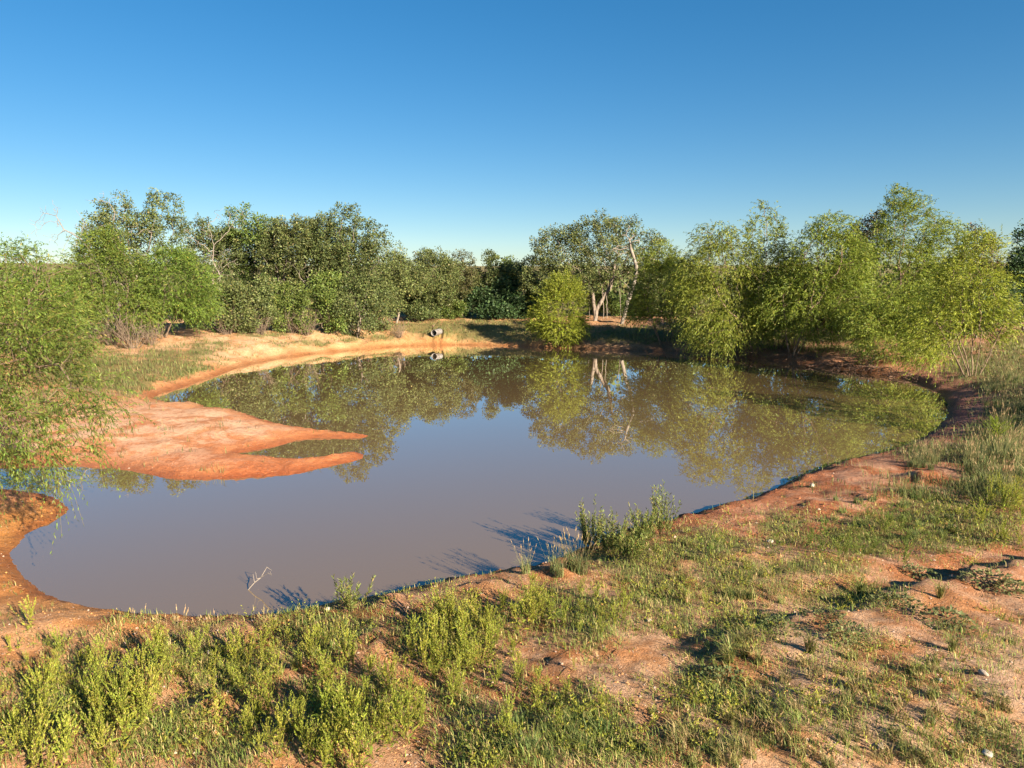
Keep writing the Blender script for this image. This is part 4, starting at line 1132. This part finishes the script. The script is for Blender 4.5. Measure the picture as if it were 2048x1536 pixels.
for px, py, sc, lb in [(1720, 1190, .85, 'spiky blue-green grass fan beside the dirt ridge'), (1620, 1305, .7, 'long-bladed grass fan at the foot of the ridge'), (1905, 1305, .6, 'deep green grass fan on the lower right dirt'), (1880, 1195, .7, 'grass fan in the shadowed cut of the ridge'), (590, 1340, .6, 'blue-green grass fan beside the hollow left of centre'), (120, 1300, .55, 'pale grass fan on the left clay')]:
    p = on_ground(np.array([px]), np.array([py]))[0]
    o = link('grass_fan', FAN[1], None, tuple(p), lb, 'grass tuft', 'single grass fans'); o.scale = (sc,) * 3; o.rotation_euler.z = px

# low grey-green forbs by the ridge
def forb_mesh(seed):
    r = np.random.default_rng(seed); g = Geo(); n = 260
    th = r.uniform(0, 6.28, n); q = .26 * np.sqrt(r.uniform(0, 1, n))
    p = np.stack([np.cos(th) * q * 1.3, np.sin(th) * q, .03 + .15 * (1 - (q / .26) ** 2) * r.uniform(.3, 1, n)], -1)
    leaf_quads(g, p, np.stack([np.cos(th), np.sin(th), r.uniform(-.2, .6, n)], -1) + r.normal(0, .4, (n, 3)), np.tile([0, 0, 1.], (n, 1)) + r.normal(0, .4, (n, 3)), r.uniform(.03, .06, n), r.uniform(.022, .04, n), blend_cols(r, n, [(3, (.13, .15, .055)), (2, (.17, .18, .075)), (1, (.09, .11, .04))]))
    P = [np.array([0, 0, -.02])]; par = [-1]
    for i in range(10):
        P.append(np.array([r.normal(0, .12), r.normal(0, .1), r.uniform(.05, .15)])); par.append(0)
    tubes(g, np.array(P), par, np.full(11, .004), 4, 0, (.16, .12, .06))
    return g.mesh('forb', [M_WEED])
FORB = [forb_mesh(960 + k) for k in range(3)]
for k, (px, py, sc, lb) in enumerate([(1460+330, 1215, 1.0, 'grey-green leafy clump left of the ridge cut'), (1900, 1255, 1.1, 'low spreading grey-green clump on the ridge top'), (1985, 1172, 1.2, 'wide grey-green clump at the right edge of the ridge'), (1690, 1275, .8, 'round leafy clump on the ridge shoulder'),
        (1560, 1262, .7, 'small leafy clump above the grass fans'), (1450, 1365, .8, 'leafy clump at the ridge foot above the bottom tufts'), (1955, 1475, .45, 'small pale leafy plant near the white stone'), (1650, 1240, .7, 'leafy clump in the hollow beside the spiky fan'), (2030, 1185, .9, 'leafy clump cut by the right edge'), (1840, 1150, .8, 'grey leafy clump under the right weeds')]):
    p = on_ground(np.array([px]), np.array([py]))[0]
    o = link('leafy_plant', FORB[k % 3], None, tuple(p), lb, 'plant', 'low leafy clumps by the ridge'); o.scale = (sc,) * 3; o.rotation_euler.z = k * 1.3

# short grass sheets
def grass_cover(name, label, n, xr, yr, hmin, hmax, wid, cols, seed, power=1.3, thr=.25, lean=(.15, 1.0)):
    r = np.random.default_rng(seed)
    px = r.uniform(*xr, n); py = r.uniform(*yr, n)
    z = np.full(n, .5)
    for _ in range(3):
        x, y = unproj(px, py, z); z = .3 * z + .7 * np.minimum(height(x, y), 1.9)
    x, y = unproj(px, py, z); z, s = lut(x, y)
    v = veg_cover(x, y, z) * 1.1 + .30 * fbm(x * 1.3, y * 1.3, 4)
    keep = (s > .25) & (r.uniform(size=n) < np.clip((v - thr) * power, 0, 1)) & (z < 2.5)
    x, y, z = x[keep], y[keep], z[keep]; n = len(x)
    g = Geo()
    sc = np.clip(y / 10, 1, None)
    blades(g, r, np.stack([x, y, z - .01], -1), r.uniform(hmin, hmax, n), r.uniform(*lean, n), wid * sc * r.uniform(.7, 1.3, n), cols)
    link(name, g.mesh(name, [M_GRASS]), kind='stuff', label=label, cat='grass')
grass_cover('near_grass', 'short patchy grass over the near bank', 270000, (-400, 2450), (1000, 1620), .03, .12, .0034, GRN, 1101, 1.3, .02)
def low_weeds():
    r = np.random.default_rng(1150); n = 5200
    px = r.uniform(-450, 2500, n); py = r.uniform(980, 1570, n); z = np.full(n, .5)
    for _ in range(3):
        x, y = unproj(px, py, z); z = .3 * z + .7 * np.minimum(height(x, y), 1.9)
    x, y = unproj(px, py, z); z, s = lut(x, y)
    v = veg_cover(x, y, z) * 1.1 + .35 * fbm(x * 1.1 + 40, y * 1.1, 3)
    k = (s > .3) & (r.uniform(size=n) < np.clip((v - .12) * 1.1, 0, 1)); x, y, z = x[k], y[k], z[k]; n = len(x)
    g = Geo(); m = 3
    p = np.repeat(np.stack([x, y, z - .01], -1), m, 0); th = r.uniform(0, 6.28, n * m)
    d = np.stack([np.cos(th) * .7, np.sin(th) * .7, r.uniform(.4, 1.2, n * m)], -1)
    sprays(r, p, d, r.uniform(.07, .2, n * m), r.uniform(-.2, .2, n * m), 9, .04, .012, RW, .75, 0, None, g, np.repeat(r.uniform(.6, 1.15, (n, 1)), m, 0), .3, .1)
    link('low_weeds', g.mesh('low_weeds', [M_WEED]), kind='stuff', label='low seedling weeds carpeting the near bank', cat='weeds')
low_weeds()
grass_cover('straw', 'dry straw and dead grass lying on the near bank', 50000, (-450, 2500), (960, 1640), .05, .11, .0026, STRAW, 1103, .8, -.25, (2.2, 3.2))
grass_cover('far_grass', 'green grass on the far and side banks of the pond', 165000, (-300, 2350), (636, 1000), .10, .30, .0036, GRF, 1102, 1.6, .08)

# ------------------------------------------------------------------ stones and clods
def stone_mesh(seed, col, sub=2):
    import bmesh
    r = np.random.default_rng(seed)
    bm = bmesh.new(); bmesh.ops.create_icosphere(bm, subdivisions=sub, radius=1)
    sc = r.uniform(.7, 1.1, 3); off = r.uniform(0, 50, 3)
    V = np.array([v.co[:] for v in bm.verts]); 
    k = 1 + .45 * pnoise(V[:, 0] * 1.3 + off[0], V[:, 1] * 1.3 + V[:, 2] * 1.1 + off[1]) + .12 * pnoise(V[:, 2] * 3 + off[2], V[:, 0] * 3)
    V = V * k[:, None] * sc * np.array([1, 1, .75])
    F = np.array([[v.index for v in f.verts] for f in bm.faces]); bm.free()
    return mesh_np('stone', V, F, [M_STONE], np.tile(col, (len(V), 1)))
STONES = [stone_mesh(1200 + k, c_) for k, c_ in enumerate([(.46, .39, .32), (.40, .32, .25), (.42, .25, .16), (.52, .46, .39)])]
NAMED = [(1975, 1512, .055, 3, 'white stone on the dirt at the lower right corner'), (1760, 1497, .045, 1, 'grey stone beside a dry tuft at the lower right'), (1625, 972, .09, 0, 'pale stone on the bare right shore'), (1965, 1352, .06, 1, 'knobbly grey stone on the right dirt'),
         (1540, 1083, .07, 3, 'white stone in the grass of the right flat'), (1298, 1243, .04, 0, 'pale stone on the trampled flat'), (655, 1218, .05, 3, 'white stone on the near shore lip left of centre'), (1880, 1365, .035, 3, 'small white stone between tufts at right'),
         (420, 1305, .05, 0, 'pale stone among the left weeds'), (795, 1228, .05, 2, 'reddish clod on the near lip left of the tall clump'), (1905, 1155, .07, 2, 'dark clod on the ridge end')]
for px, py, r_, m_, lb in NAMED:
    p = on_ground(np.array([px]), np.array([py]))[0]
    o = link('stone', STONES[m_], None, (p[0], p[1], p[2] + r_ * .3), lb, 'stone', 'single stones'); r_ *= .8; o.scale = (r_ * 1.25, r_, r_ * .8); o.rotation_euler.z = px
def clods():
    r = np.random.default_rng(1300)
    n = 13500
    px = r.uniform(-400, 2450, n); py = 830 + 780 * r.uniform(0, 1, n) ** .8
    z = np.full(n, .5)
    for _ in range(3):
        x, y = unproj(px, py, z); z = .3 * z + .7 * height(x, y)
    x, y = unproj(px, py, z); z, s = lut(x, y); so = region(x, y)[3]
    keep = (s > .08) & (z < 2); x, y, z, so = x[keep], y[keep], z[keep], so[keep]; n = len(x)
    ph = np.array([(1, 0, 0), (-.2, .95, 0), (-.9, .1, 0), (-.1, -1, 0), (.1, .05, .75), (.05, .1, -.5)])
    f = np.array([(0, 1, 4, 4), (1, 2, 4, 4), (2, 3, 4, 4), (3, 0, 4, 4)])
    rad = (.004 + .018 * r.uniform(0, 1, n) ** 5) * np.clip(y / 8, 1, 1.5)
    th = r.uniform(0, 6.28, n); c_, s_ = np.cos(th), np.sin(th)
    q = ph[None] * (1 + r.normal(0, .22, (n, 6, 3))) * rad[:, None, None]
    V = np.stack([q[..., 0] * c_[:, None] - q[..., 1] * s_[:, None] + x[:, None], q[..., 0] * s_[:, None] + q[..., 1] * c_[:, None] + y[:, None], q[..., 2] + (z + rad * .1)[:, None]], -1)
    tri = np.array([(0, 1, 4), (1, 2, 4), (2, 3, 4), (3, 0, 4)])
    F = tri[None] + (np.arange(n) * 6)[:, None, None]
    pal = (r.uniform(size=n) < np.where(y < 13, .28, .10))[:, None]
    C = np.where(pal, np.array([.52, .38, .28]), so * r.uniform(.6, 1.2, (n, 1)))
    me = mesh_np('clods', V.reshape(-1, 3), F.reshape(-1, 3), [M_STONE], np.repeat(C, 6, 0))
    link('gravel', me, kind='stuff', label='scattered grit and small clay clods on the banks', cat='gravel')
clods()
